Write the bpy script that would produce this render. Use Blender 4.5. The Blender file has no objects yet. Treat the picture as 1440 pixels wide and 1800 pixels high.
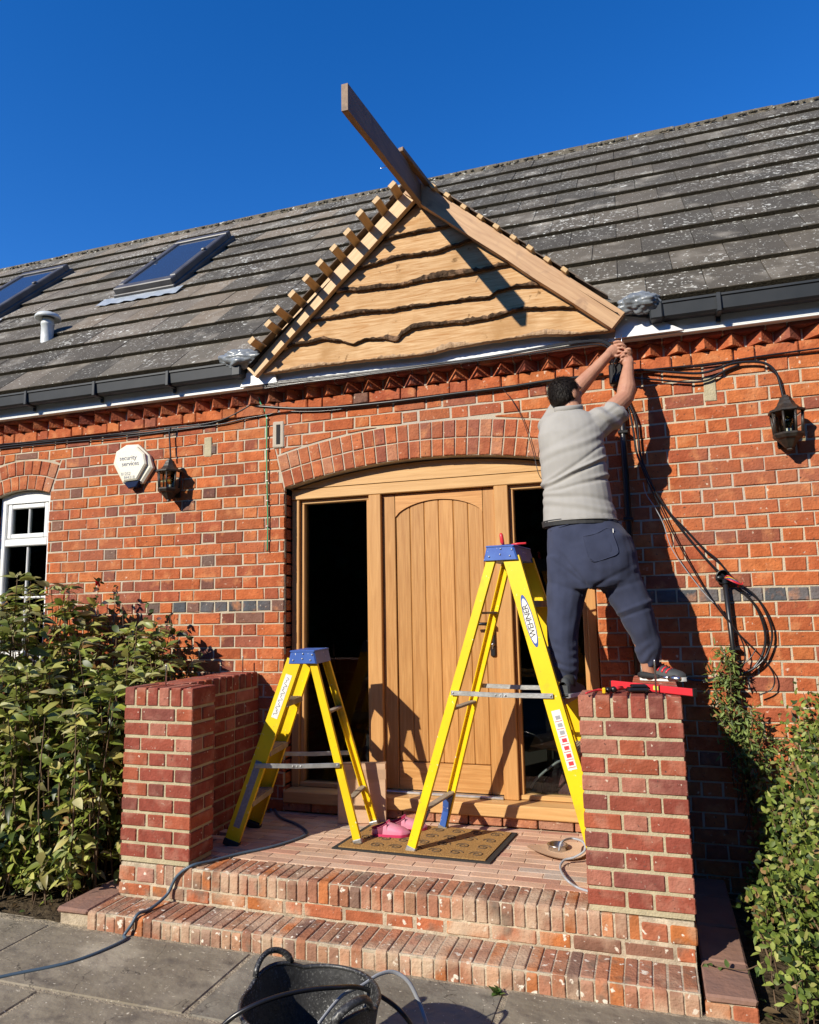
import bpy, math, random, os
from mathutils import Vector, Matrix, noise
R = random.Random(7)
rad = math.radians
C = bpy.context.scene.collection
SC = bpy.context.scene

# ------------------------------------------------------------------ camera, sky, sun, exposure
YAW, PITCH, ROLL, FPX = .3156, .1367, -.019, 1269.07
CAM = Vector((1.2252, -4.2453, 1.47))
fwd = Vector((-math.sin(YAW)*math.cos(PITCH), math.cos(YAW)*math.cos(PITCH), math.sin(PITCH)))
rgt = Vector((math.cos(YAW), math.sin(YAW), 0)); upv = rgt.cross(fwd)
CR = rgt*math.cos(ROLL)+upv*math.sin(ROLL); CU = -rgt*math.sin(ROLL)+upv*math.cos(ROLL)
cd = bpy.data.cameras.new("camera"); cam = bpy.data.objects.new("camera", cd); C.objects.link(cam)
cd.sensor_fit = 'HORIZONTAL'; cd.sensor_width = 36; cd.lens = FPX/1440*36; cd.clip_start = .05; cd.clip_end = 2000
cam.matrix_world = Matrix(((CR.x, CU.x, -fwd.x, CAM.x), (CR.y, CU.y, -fwd.y, CAM.y), (CR.z, CU.z, -fwd.z, CAM.z), (0, 0, 0, 1)))
SC.camera = cam
def ray(u, v): return fwd+CR*((u-720)/FPX)-CU*((v-900)/FPX)
def at(u, v, y):                       # point of the photo's (u,v) on the plane at depth y of the facade
    d = ray(u, v); return CAM+d*((y-CAM.y)/d.y)
def atz(u, v, z):
    d = ray(u, v); return CAM+d*((z-CAM.z)/d.z)

SUN = Vector((.57, 1, -.66)).normalized()
w = bpy.data.worlds.new("World"); SC.world = w; w.use_nodes = True
nt = w.node_tree; nt.nodes.clear()
sky = nt.nodes.new('ShaderNodeTexSky'); sky.sky_type = 'NISHITA'; sky.sun_disc = False
sky.sun_elevation = math.asin(-SUN.z); sky.sun_rotation = math.atan2(-SUN.x, -SUN.y)
sky.altitude = 600; sky.air_density = 1.0; sky.dust_density = .0; sky.ozone_density = 4.0
hs = nt.nodes.new('ShaderNodeHueSaturation'); hs.inputs['Saturation'].default_value = 1.31; hs.inputs['Hue'].default_value = .512; hs.inputs['Value'].default_value = 1.32
bg = nt.nodes.new('ShaderNodeBackground'); bg.inputs[1].default_value = .115
wo = nt.nodes.new('ShaderNodeOutputWorld')
nt.links.new(sky.outputs[0], hs.inputs['Color']); nt.links.new(hs.outputs[0], bg.inputs[0]); nt.links.new(bg.outputs[0], wo.inputs[0])
sl = bpy.data.lights.new("sun", 'SUN'); sl.energy = 4.8; sl.angle = rad(.5); sl.color = (1, .93, .80)
so = bpy.data.objects.new("sun", sl); C.objects.link(so); so.rotation_euler = SUN.to_track_quat('-Z', 'Y').to_euler()
SC.view_settings.view_transform = 'Standard'; SC.view_settings.look = 'None'
SC.view_settings.exposure = .42; SC.view_settings.gamma = 1

# ------------------------------------------------------------------ mesh builder
class MB:
    def __init__(s): s.v=[]; s.f=[]; s.c=[]; s.m=[]; s.s=[]
    def add(s, vs, fs, col=(1,1,1), mat=0, smooth=False, M=None):
        o = len(s.v)
        if M is not None: vs = [M@Vector(q) for q in vs]
        s.v += [tuple(q) for q in vs]
        for f in fs: s.f.append([i+o for i in f]); s.c.append(col); s.m.append(mat); s.s.append(smooth)
    def cbox(s, lo, hi, b=.003, j=0, col=(1,1,1), mat=0, M=None):
        lo = list(lo); hi = list(hi)
        for i in range(3):
            if lo[i] > hi[i]: lo[i], hi[i] = hi[i], lo[i]
        cen = Vector([(lo[i]+hi[i])/2 for i in range(3)])
        if b <= 0:
            vs = [Vector((hi[0] if k&1 else lo[0], hi[1] if k&2 else lo[1], hi[2] if k&4 else lo[2])) for k in range(8)]
            fs = [(0,4,6,2),(1,3,7,5),(0,1,5,4),(2,6,7,3),(0,2,3,1),(4,5,7,6)]
            s.add(vs, fs, col, mat, False, M); return
        b = min(b, *[(hi[i]-lo[i])*.45 for i in range(3)])
        vs = []
        for k in range(8):
            sg = [(k>>i)&1 for i in range(3)]
            jt = [R.uniform(-j, j) for _ in range(3)] if j else (0,0,0)
            for a in range(3):
                q = []
                for i in range(3):
                    e = hi[i] if sg[i] else lo[i]; d = -1 if sg[i] else 1
                    q.append(e+jt[i]*(1 if i != a else .4) if i == a else e+d*b+jt[i])
                vs.append(Vector(q))
        fs = []
        for a in range(3):
            b_, c_ = (a+1)%3, (a+2)%3
            for sd in (0, 1):
                ks = [(sd<<a)|(p<<b_)|(q<<c_) for p, q in ((0,0),(1,0),(1,1),(0,1))]
                fs.append([k*3+a for k in ks])
            for p in (0,1):
                for q in (0,1):
                    k0 = (p<<b_)|(q<<c_); k1 = k0|(1<<a)
                    fs.append([k0*3+b_, k1*3+b_, k1*3+c_, k0*3+c_])
        for k in range(8): fs.append([k*3, k*3+1, k*3+2])
        out = []
        for f in fs:
            n = (vs[f[1]]-vs[f[0]]).cross(vs[f[2]]-vs[f[0]]); fc = sum((vs[i] for i in f), Vector())/len(f)
            out.append(f if n.dot(fc-cen) > 0 else f[::-1])
        s.add(vs, out, col, mat, False, M)
    def prism(s, poly, y0, y1, bev=.003, col=(1,1,1), mat=0, j=0, M=None):
        # poly in (x,z) ; front at y0, back at y1
        n = len(poly); cx = sum(p[0] for p in poly)/n; cz = sum(p[1] for p in poly)/n
        a = sum(poly[i][0]*poly[(i+1)%n][1]-poly[(i+1)%n][0]*poly[i][1] for i in range(n))
        if a < 0: poly = poly[::-1]
        fr, md, bk = [], [], []
        for x, z in poly:
            x += R.uniform(-j, j); z += R.uniform(-j, j)
            d = max(math.hypot(cx-x, cz-z), 1e-6); k = min(bev*1.4/d, .5)
            fr.append((x+(cx-x)*k, y0, z+(cz-z)*k)); md.append((x, y0+bev, z)); bk.append((x, y1, z))
        fs = [list(range(n))]
        for i in range(n):
            q = (i+1)%n
            fs += [[n+i, n+q, q, i], [2*n+i, 2*n+q, n+q, n+i]]
        fs.append([2*n+i for i in range(n)][::-1])
        s.add(fr+md+bk, fs, col, mat, False, M)
    def tube(s, pts, r, n=8, col=(1,1,1), mat=0, cap=True, flat=1, up=None):
        pts = [Vector(p) for p in pts]; m = len(pts)
        rs = r if isinstance(r, (list, tuple)) else [r]*m
        t0 = (pts[1]-pts[0]).normalized()
        u = Vector(up) if up else (Vector((0,0,1)) if abs(t0.z) < .9 else Vector((1,0,0)))
        u = (u-t0*u.dot(t0)).normalized(); vs = []
        for i in range(m):
            t = (pts[min(i+1, m-1)]-pts[max(i-1, 0)])
            t = t.normalized() if t.length > 1e-9 else t0
            u = (u-t*u.dot(t)); u = u.normalized() if u.length > 1e-6 else t.orthogonal().normalized()
            w_ = t.cross(u)
            rr = rs[i] if isinstance(rs[i], (tuple, list)) else (rs[i], rs[i]*flat)
            for k in range(n):
                a = 2*math.pi*k/n; vs.append(pts[i]+u*math.cos(a)*rr[0]+w_*math.sin(a)*rr[1])
        fs = [[i*n+k, i*n+(k+1)%n, (i+1)*n+(k+1)%n, (i+1)*n+k] for i in range(m-1) for k in range(n)]
        if cap: fs += [[k for k in range(n)][::-1], [(m-1)*n+k for k in range(n)]]
        s.add(vs, fs, col, mat, True)
    def lathe(s, prof, cen, n=24, col=(1,1,1), mat=0, ax=None, sx=1, sy=1, smooth=True):
        # prof: (r,z)
        vs = []; M = ax or Matrix.Identity(3)
        for r, z in prof:
            for k in range(n):
                a = 2*math.pi*k/n; vs.append(Vector(cen)+M@Vector((r*math.cos(a)*sx, r*math.sin(a)*sy, z)))
        m = len(prof)
        fs = [[i*n+k, i*n+(k+1)%n, (i+1)*n+(k+1)%n, (i+1)*n+k] for i in range(m-1) for k in range(n)]
        s.add(vs, fs, col, mat, smooth)
    def grid(s, fn, nu, nv, col=(1,1,1), mat=0, smooth=True, closed=False):
        vs = [fn(i/nu, k/nv) for i in range(nu+1) for k in range(nv+1)]
        fs = [[i*(nv+1)+k, (i+1)*(nv+1)+k, (i+1)*(nv+1)+k+1, i*(nv+1)+k+1] for i in range(nu) for k in range(nv)]
        s.add(vs, fs, col, mat, smooth)
    def ball(s, c, r, n=12, col=(1,1,1), mat=0):
        r = r if isinstance(r, (tuple, list)) else (r, r, r); m = max(6, n//2+1)
        vs = []; fs = []
        for i in range(m+1):
            t = math.pi*i/m
            for k in range(n):
                a = 2*math.pi*k/n
                vs.append((c[0]+r[0]*math.sin(t)*math.cos(a), c[1]+r[1]*math.sin(t)*math.sin(a), c[2]+r[2]*math.cos(t)))
        fs = [[i*n+k, (i+1)*n+k, (i+1)*n+(k+1)%n, i*n+(k+1)%n] for i in range(m) for k in range(n)]
        s.add(vs, fs, col, mat, True)
    def build(s, name, mats, parent=None, label=None):
        if not isinstance(mats, (list, tuple)): mats = [mats]
        off = wloc(parent)
        me = bpy.data.meshes.new(name)
        me.from_pydata([(a-off[0], b-off[1], c-off[2]) for a, b, c in s.v], [], s.f)
        for m in mats: me.materials.append(m)
        me.polygons.foreach_set('material_index', s.m); me.polygons.foreach_set('use_smooth', s.s)
        at_ = me.attributes.new('col', 'FLOAT_COLOR', 'FACE')
        fl = []
        for c in s.c: fl += [c[0], c[1], c[2], 1]
        at_.data.foreach_set('color', fl)
        me.validate(); me.update()
        o = bpy.data.objects.new(name, me); C.objects.link(o)
        if parent: o.parent = parent
        if label: o['label'] = label
        return o
def wloc(p):
    v = Vector((0,0,0))
    while p: v += p.location; p = p.parent
    return v
def thing(name, label, cat, loc=(0,0,0), group=None):
    o = bpy.data.objects.new(name, None); C.objects.link(o); o.empty_display_size = .1
    o.location = loc; return tag(o, label, cat, group)
def tag(o, label, cat, group=None, kind=None):
    if label: o['label'] = label
    if cat: o['category'] = cat
    if group: o['group'] = group
    if kind: o['kind'] = kind
    return o
def spline(pts, n=8):
    P = [Vector(p) for p in pts]; out = []
    for i in range(len(P)-1):
        a, b, c, d = P[max(i-1,0)], P[i], P[i+1], P[min(i+2, len(P)-1)]
        for k in range(n):
            t = k/n
            out.append(.5*((2*b)+(c-a)*t+(2*a-5*b+4*c-d)*t*t+(3*b-a-3*c+d)*t**3))
    out.append(P[-1]); return out
def frame(p0, p1, side):
    z = (Vector(p1)-Vector(p0)).normalized(); x = Vector(side); x = (x-z*x.dot(z)).normalized(); y = z.cross(x)
    return Matrix(((x.x,y.x,z.x,p0[0]),(x.y,y.y,z.y,p0[1]),(x.z,y.z,z.z,p0[2]),(0,0,0,1)))

# ------------------------------------------------------------------ materials
def mat(name, base=None, rough=.6, metal=0, spec=.5, attr=False, var=None, vscale=8, vamt=.5, stretch=(1,1,1), rot=(0,0,0),
        bump=0, bscale=60, bstretch=None, speck=None, coat=0, emit=None, trans=0, sheen=0, distort=0, var2=None, veins=None):
    m = bpy.data.materials.new(name); m.use_nodes = True; n = m.node_tree.nodes; l = m.node_tree.links
    p = n['Principled BSDF']; p.inputs['Roughness'].default_value = rough; p.inputs['Metallic'].default_value = metal
    p.inputs['Specular IOR Level'].default_value = spec; p.inputs['Coat Weight'].default_value = coat
    p.inputs['Sheen Weight'].default_value = sheen
    tc = n.new('ShaderNodeTexCoord')
    def mapped(sc, rt=(0,0,0)):
        a = n.new('ShaderNodeMapping'); a.vector_type = 'TEXTURE'; a.inputs['Rotation'].default_value = rt
        l.new(tc.outputs['Object'], a.inputs['Vector'])
        b = n.new('ShaderNodeVectorMath'); b.operation = 'MULTIPLY'; b.inputs[1].default_value = sc
        l.new(a.outputs[0], b.inputs[0]); return b.outputs[0]
    def nz(vec, scale, det=4, dist=0):
        t = n.new('ShaderNodeTexNoise'); t.inputs['Scale'].default_value = scale; t.inputs['Detail'].default_value = det
        t.inputs['Distortion'].default_value = dist; l.new(vec, t.inputs['Vector']); return t.outputs['Fac']
    def ramp(f, a, b):
        r = n.new('ShaderNodeMapRange'); r.inputs['From Min'].default_value = a; r.inputs['From Max'].default_value = b
        l.new(f, r.inputs['Value']); return r.outputs[0]
    def mix(f, a, b, mode='MIX'):
        x = n.new('ShaderNodeMix'); x.data_type = 'RGBA'; x.blend_type = mode
        if isinstance(f, (int, float)): x.inputs[0].default_value = f
        else: l.new(f, x.inputs[0])
        for q, i in ((a, 6), (b, 7)):
            if isinstance(q, (tuple, list)): x.inputs[i].default_value = (*q[:3], 1)
            else: l.new(q, x.inputs[i])
        return x.outputs[2]
    col = (*base, 1) if base else (1,1,1,1)
    if attr:
        A = n.new('ShaderNodeAttribute'); A.attribute_name = 'col'; col = A.outputs['Color']
        if base: col = mix(1.0, col, base, 'MULTIPLY')
    vec = mapped(stretch, rot)
    if var is not None:
        f = ramp(nz(vec, vscale, 6, distort), .5-.5*vamt*.6, .5+.5*vamt*.6)
        col = mix(f, col, var) if not attr else mix(f, col, mix(1.0, col, var, 'MULTIPLY'))
    if var2 is not None:
        c2, sc2, a2, b2 = var2
        f2 = ramp(nz(mapped((1,1,1)), sc2, 5, .3), a2, b2); col = mix(f2, col, c2)
    if veins:
        c4, sc4, w4 = veins; vz = nz(mapped((1,1,1)), sc4, 5, .6)
        a4 = n.new('ShaderNodeMath'); a4.operation = 'SUBTRACT'; a4.inputs[1].default_value = .5; l.new(vz, a4.inputs[0])
        b4 = n.new('ShaderNodeMath'); b4.operation = 'ABSOLUTE'; l.new(a4.outputs[0], b4.inputs[0])
        g4 = ramp(nz(mapped((1,1,1)), sc4*.8+1, 2, 0), .50, .56); q4 = n.new('ShaderNodeMath'); q4.operation = 'MULTIPLY'
        l.new(ramp(b4.outputs[0], w4, 0), q4.inputs[0]); l.new(g4, q4.inputs[1]); col = mix(q4.outputs[0], col, c4)
    if speck:
        for sp in speck:
            c3, sc3, a3, b3 = sp[:4]; f3 = ramp(nz(mapped((1,1,1)), sc3, 3, 0), a3, b3)
            if len(sp) > 4:
                g3 = ramp(nz(mapped((1,1,1)), sp[4], 2, 0), .44, .62); q3 = n.new('ShaderNodeMath'); q3.operation = 'MULTIPLY'
                l.new(f3, q3.inputs[0]); l.new(g3, q3.inputs[1]); f3 = q3.outputs[0]
            col = mix(f3, col, c3)
    if isinstance(col, tuple): p.inputs['Base Color'].default_value = (*col[:3], 1)
    else: l.new(col, p.inputs['Base Color'])
    if bump:
        b = n.new('ShaderNodeBump'); b.inputs['Strength'].default_value = 1; b.inputs['Distance'].default_value = bump
        l.new(nz(mapped(bstretch or (1,1,1), rot if bstretch else (0,0,0)), bscale, 6), b.inputs['Height']); l.new(b.outputs[0], p.inputs['Normal'])
    if trans:
        tr = n.new('ShaderNodeBsdfTranslucent'); ms = n.new('ShaderNodeMixShader'); ms.inputs[0].default_value = trans
        if isinstance(col, tuple): tr.inputs[0].default_value = (*col[:3], 1)
        else: l.new(col, tr.inputs[0])
        l.new(p.outputs[0], ms.inputs[1]); l.new(tr.outputs[0], ms.inputs[2]); l.new(ms.outputs[0], n['Material Output'].inputs[0])
    return m
def glass_mat(name, tint=(1,1,1), refl=1.0, rough=0.0):
    m = bpy.data.materials.new(name); m.use_nodes = True; n = m.node_tree.nodes; l = m.node_tree.links
    n.remove(n['Principled BSDF'])
    t = n.new('ShaderNodeBsdfTransparent'); t.inputs[0].default_value = (*tint, 1)
    g = n.new('ShaderNodeBsdfGlossy'); g.inputs['Roughness'].default_value = rough
    f = n.new('ShaderNodeFresnel'); f.inputs[0].default_value = 1.5
    k = n.new('ShaderNodeMath'); k.operation = 'MULTIPLY'; k.inputs[1].default_value = refl; k.use_clamp = True
    ms = n.new('ShaderNodeMixShader'); l.new(f.outputs[0], k.inputs[0]); l.new(k.outputs[0], ms.inputs[0])
    l.new(t.outputs[0], ms.inputs[1]); l.new(g.outputs[0], ms.inputs[2]); l.new(ms.outputs[0], n['Material Output'].inputs[0])
    return m

M_brick = mat('wall_brick', attr=True, var2=((.27,.135,.085), 1.3, .50, .95), rough=.9, spec=.2, var=(.60,.52,.50), vscale=17, vamt=.8, bump=.006, bscale=75,
              speck=[((.58,.24,.10), 9, .55, .78), ((.10,.05,.035), 55, .64, .72), ((.68,.54,.40), 33, .66, .76)])
M_mortar = mat('lime_mortar', (.62,.52,.36), rough=.95, spec=.1, var=(.34,.30,.23), vscale=9, vamt=1.0, bump=.004, bscale=150,
              var2=((.46,.40,.32), 1.3, .50, .62))
M_pbrick = mat('pier_brick', attr=True, rough=.9, spec=.2, var=(.62,.56,.54), vscale=20, vamt=.85, bump=.005, bscale=80,
              speck=[((.50,.27,.19), 11, .52, 1.05), ((.13,.06,.045), 60, .65, .72), ((.66,.54,.42), 40, .66, .74)])
M_pmortar = mat('pier_mortar', (.50,.43,.28), rough=.95, spec=.1, var=(.36,.31,.2), vscale=18, vamt=.8, bump=.004, bscale=120)
M_obrick = mat('old_step_brick', attr=True, rough=.92, spec=.15, var=(.55,.55,.55), vscale=16, vamt=.9, bump=.006, bscale=70,
              speck=[((.15,.12,.09), 9, .56, .74), ((.66,.60,.50), 30, .63, .67), ((.52,.38,.26), 5, .48, .72)])
M_omortar = mat('old_mortar', (.62,.52,.38), rough=.95, spec=.1, var=(.25,.2,.14), vscale=20, vamt=.9, bump=.006, bscale=90)
M_tile = mat('concrete_tile', attr=True, rough=.85, spec=.3, var=(.7,.7,.68), vscale=9, vamt=.9, bump=.003, bscale=160,
              speck=[((.28,.25,.20), 4, .56, .8), ((.58,.57,.50), 34, .61, .64, 1.6), ((.58,.57,.50), 13, .67, .70, 1.0), ((.56,.55,.48), 60, .66, .69)])
M_ridge = mat('ridge_tile', (.16,.13,.09), rough=.95, var=(.07,.06,.035), vscale=12, vamt=.9, bump=.02, bscale=40,
              speck=[((.5,.48,.4), 16, .62, .68)])
M_edgeshade = mat('shade_tile_edge', (.045,.038,.026), rough=1, spec=.05, var=(.02,.017,.012), vscale=60, vamt=.9, bump=.01, bscale=120)  # near-black front edges put the shadow band of each course into the colour
M_white = mat('white_upvc', (.82,.82,.80), rough=.35, spec=.5, var=(.7,.71,.68), vscale=5, vamt=.5)
M_gutter = mat('dark_grey_gutter', (.020,.024,.027), rough=.5, spec=.3, var=(.034,.037,.040), vscale=7, vamt=.8)
M_black = mat('black_plastic', (.012,.012,.013), rough=.35, spec=.5)
M_blackrub = mat('black_rubber', (.018,.018,.018), rough=.75)
def wood(name, a, b, sc, rot=(0,0,0), amt=.9, rough=.55, vs=6, bump=.001, dark=None, spec=.35):
    return mat(name, a, rough=rough, spec=spec, var=b, vscale=vs, vamt=amt, stretch=sc, rot=rot, bump=bump, bscale=vs*2.2, bstretch=sc, distort=.8,
               var2=dark)
OA, OB = (.56,.30,.105), (.42,.20,.06)
M_oakv = wood('oak_vertical', OA, OB, (9,9,.55)); M_oakh = wood('oak_horizontal', (.62,.37,.15), (.48,.26,.09), (.55,9,9))
M_doorv = mat('oak_door_plank', (.56,.29,.095), attr=True, rough=.5, spec=.35, var=(.66,.55,.42), vscale=8, vamt=.9, stretch=(10,10,.5), bump=.0006, bscale=20, bstretch=(10,10,.5), distort=.8)
M_doorh = mat('oak_door_rail', (.60,.32,.11), attr=True, rough=.5, spec=.35, var=(.66,.55,.42), vscale=7, vamt=.8, stretch=(.5,10,10), bump=.0006, bscale=20, bstretch=(.5,10,10), distort=.8)
M_clad = mat('waney_board', (.64,.435,.235), attr=True, rough=.8, spec=.1, var=(.60,.43,.28), vscale=4, vamt=.85, stretch=(.7,4,9), bump=.002, bscale=12, bstretch=(.8,4,9), distort=2.6,
             var2=((.38,.21,.085), 4, .54, .74), speck=[((.20,.11,.045), 14, .68, .74)])
M_bark = mat('bark', (.10,.062,.036), rough=.95, spec=.1, var=(.028,.017,.011), vscale=30, vamt=.8, bump=.012, bscale=70, var2=((.22,.13,.075), 18, .52, .66))
M_bark2 = mat('pale_inner_bark', (.48,.33,.20), rough=.9, spec=.1, var=(.28,.17,.09), vscale=30, vamt=.8, bump=.008, bscale=60)
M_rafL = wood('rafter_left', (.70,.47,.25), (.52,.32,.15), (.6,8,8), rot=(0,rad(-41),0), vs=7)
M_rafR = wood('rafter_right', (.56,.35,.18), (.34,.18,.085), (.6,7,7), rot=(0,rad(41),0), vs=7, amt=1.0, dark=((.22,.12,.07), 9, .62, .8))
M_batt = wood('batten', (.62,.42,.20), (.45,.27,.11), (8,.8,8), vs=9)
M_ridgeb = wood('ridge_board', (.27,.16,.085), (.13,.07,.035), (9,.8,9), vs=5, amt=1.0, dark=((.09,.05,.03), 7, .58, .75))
M_felt = mat('roof_felt', (.015,.014,.014), rough=.9)
M_stone = mat('paving_stone', attr=True, veins=((.07,.06,.045), 3.5, .006), rough=.88, spec=.25, var=(.66,.64,.60), vscale=3.0, vamt=.9, bump=.030, bscale=5, distort=1.2,
              speck=[((.13,.11,.085), 8, .58, .74), ((.50,.44,.33), 2.2, .56, .80), ((.60,.54,.42), 70, .66, .74)])
M_pjoint = mat('paving_joint', (.46,.38,.26), rough=.95, var=(.12,.10,.07), vscale=25, vamt=.9, bump=.008, bscale=90)
M_soil = mat('soil', (.045,.032,.02), rough=1, spec=.05, var=(.10,.075,.045), vscale=18, vamt=.9, bump=.03, bscale=30)
M_grass = mat('lawn', (.05,.09,.02), rough=1, var=(.09,.12,.04), vscale=3, vamt=.9, bump=.02, bscale=60)
M_glass = glass_mat('window_glass', (.80,.84,.82), .95)
M_skyglass = mat('rooflight_glass', (.03,.04,.06), rough=.05, spec=.7)
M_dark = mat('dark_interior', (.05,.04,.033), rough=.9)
M_yellow = mat('yellow_fibreglass', (.84,.58,.004), rough=.38, spec=.5, var=(.74,.50,.008), vscale=6, vamt=.6, speck=[((.30,.24,.05), 70, .68, .72, 9), ((.80,.78,.66), 50, .70, .72, 12), ((.45,.34,.03), 10, .62, .85)])
M_blue = mat('blue_plastic', (.03,.09,.36), rough=.45, var=(.05,.13,.42), vscale=12, speck=[((.7,.7,.68), 60, .70, .73)])
M_alu = mat('aluminium', (.60,.60,.58), rough=.42, metal=.85, var=(.42,.42,.40), vscale=20, bump=.0006, bscale=90)
M_tread = mat('worn_tread', (.40,.34,.26), rough=.7, metal=.2, var=(.22,.18,.13), vscale=20, vamt=.9)
M_steel = mat('steel', (.55,.55,.55), rough=.3, metal=1)
M_paper = mat('white_label', (.80,.79,.74), rough=.6, var=(.62,.60,.55), vscale=60, vamt=.5)
M_ink = mat('dark_ink', (.03,.03,.04), rough=.6); M_inkblue = mat('blue_ink', (.02,.07,.30), rough=.5)
M_inkred = mat('red_ink', (.55,.03,.04), rough=.6); M_inkgrey = mat('grey_ink', (.30,.30,.31), rough=.6)
M_card = mat('cardboard', (.60,.40,.26), rough=.85, spec=.15, var=(.52,.34,.21), vscale=6, vamt=.6, stretch=(1,1,6))
M_tape = mat('parcel_tape', (.45,.29,.18), rough=.35)
M_coir = mat('coir', (.46,.27,.10), rough=1, spec=.05, var=(.26,.14,.05), vscale=90, vamt=.9, bump=.006, bscale=200)
M_hose = mat('blue_hose', (.06,.095,.135), rough=.45); M_greycab = mat('grey_cable', (.33,.34,.36), rough=.4)
M_cable = mat('black_cable', (.012,.012,.014), rough=.3, spec=.6)
M_green = mat('green_cable', (.02,.30,.13), rough=.5)
M_redp = mat('red_paint', (.62,.03,.04), rough=.35); M_pink = mat('pink_rubber', (.62,.34,.40), rough=.5, var=(.70,.12,.24), vscale=5, vamt=.8)
M_pinkd = mat('dark_pink_rubber', (.50,.03,.10), rough=.45)
M_plast = mat('grey_polythene', (.13,.145,.155), rough=.28, spec=.6, var=(.26,.28,.29), vscale=14, vamt=.9, bump=.004, bscale=30)
M_tub = mat('scuffed_black_rubber', (.018,.018,.019), rough=.42, var=(.045,.045,.045), vscale=9, speck=[((.20,.20,.19), 120, .54, .68, 6), ((.38,.38,.36), 170, .58, .68, 4)], bump=.002, bscale=60)
M_vent = mat('grey_pvc', (.60,.62,.60), rough=.45, var=(.48,.5,.47), vscale=20)
M_lead = mat('lead_flashing', (.30,.34,.37), rough=.5, metal=.2, var=(.42,.45,.47), vscale=12, bump=.006, bscale=20)
M_terr = mat('quarry_slab', (.31,.165,.11), rough=.9, var=(.19,.11,.085), vscale=9, vamt=.9, bump=.006, bscale=30, speck=[((.42,.17,.11), 5, .62, .75)])

BC = [((.53,.150,.050),10), ((.49,.132,.048),10), ((.57,.180,.058),6), ((.42,.112,.050),4), ((.33,.105,.060),1.8), ((.23,.12,.085),.6)]
PC = [((.34,.090,.055),8), ((.30,.076,.050),7), ((.39,.108,.056),3), ((.25,.082,.062),3), ((.43,.17,.115),3)]
OC = [((.46,.20,.11),8), ((.42,.19,.115),8), ((.38,.20,.13),4), ((.54,.19,.07),2.2), ((.30,.18,.13),1.6), ((.50,.27,.16),4)]
def pick(tab, v=.10):
    t = R.uniform(0, sum(x[1] for x in tab)); 
    for c, q in tab:
        t -= q
        if t <= 0: break
    k = 1+R.uniform(-v, v); return tuple(min(1, x*k) for x in c)

# ------------------------------------------------------------------ the house wall
house = thing('brick_house', 'red brick cottage with a grey tiled roof, arched oak doorway and zigzag brick cornice', 'house', (0, 0, 0))
G, H = .0779, .1087; ZB = 1.5246; X0 = -1.8332
XL, XR = -7.5, 4.6
DO = dict(cx=-.045, hw=.99, sp=2.30, rise=.125, bot=.05)
WO = dict(cx=-3.262, hw=.262, sp=2.40, rise=.045, bot=1.15)
for o in (DO, WO):
    o['R'] = (o['hw']**2+o['rise']**2)/(2*o['rise']); o['cz'] = o['sp']+o['rise']-o['R']; o['Ro'] = o['R']+.228; o['th'] = math.asin(o['hw']/o['R'])
def arc_z(o, x): return o['cz']+math.sqrt(max(0, o['R']**2-(x-o['cx'])**2))
def clip(poly, nx, nz, c):            # keep nx*x+nz*z >= c
    out = []
    for i in range(len(poly)):
        p, q = poly[i], poly[(i+1)%len(poly)]; a = nx*p[0]+nz*p[1]-c; b = nx*q[0]+nz*q[1]-c
        if a >= 0: out.append(p)
        if a*b < 0: t = a/(a-b); out.append((p[0]+(q[0]-p[0])*t, p[1]+(q[1]-p[1])*t))
    return out
def area(p): return abs(sum(p[i][0]*p[(i+1)%len(p)][1]-p[(i+1)%len(p)][0]*p[i][1] for i in range(len(p))))/2 if len(p) > 2 else 0
def cut(polys, o):
    res = []
    for p in polys:
        zc = sum(q[1] for q in p)/len(p); xc = sum(q[0] for q in p)/len(p)
        if abs(xc-o['cx']) > o['hw']+.6 or zc < o['bot'] or zc > o['cz']+o['Ro']+.2: res.append(p); continue
        if zc < o['sp']:
            res += [clip(p, -1, 0, -(o['cx']-o['hw'])), clip(p, 1, 0, o['cx']+o['hw'])]
        else:
            th = o['th']; s_, c_ = math.sin(th), math.cos(th)
            # left / right of skewbacks
            if min(math.hypot(q[0]-o['cx'], q[1]-o['cz']) for q in p) > o['Ro']+.006: res.append(p); continue
            res.append(clip_rad(p, o, -1))
            res.append(clip_rad(p, o, 1))
            q = clip_in(p, o)
            if q:
                ang = math.atan2(xc-o['cx'], zc-o['cz']); nx, nz_ = math.sin(ang), math.cos(ang)
                res.append(clip(q, nx, nz_, nx*o['cx']+nz_*o['cz']+o['Ro']+.008))
    return [p for p in res if area(p) > .0007]
def clip_rad(p, o, sd):               # part outside the skewback line
    th = o['th']*sd; n = (math.cos(th)*sd, -math.sin(th)*sd)
    return clip(p, n[0], n[1], n[0]*o['cx']+n[1]*o['cz']+.006)
def clip_in(p, o):
    for sd in (-1, 1):
        th = o['th']*sd; n = (-math.cos(th)*sd, math.sin(th)*sd)
        p = clip(p, n[0], n[1], n[0]*o['cx']+n[1]*o['cz']+.004)
        if len(p) < 3: return None
    return p
wall = MB()
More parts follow.
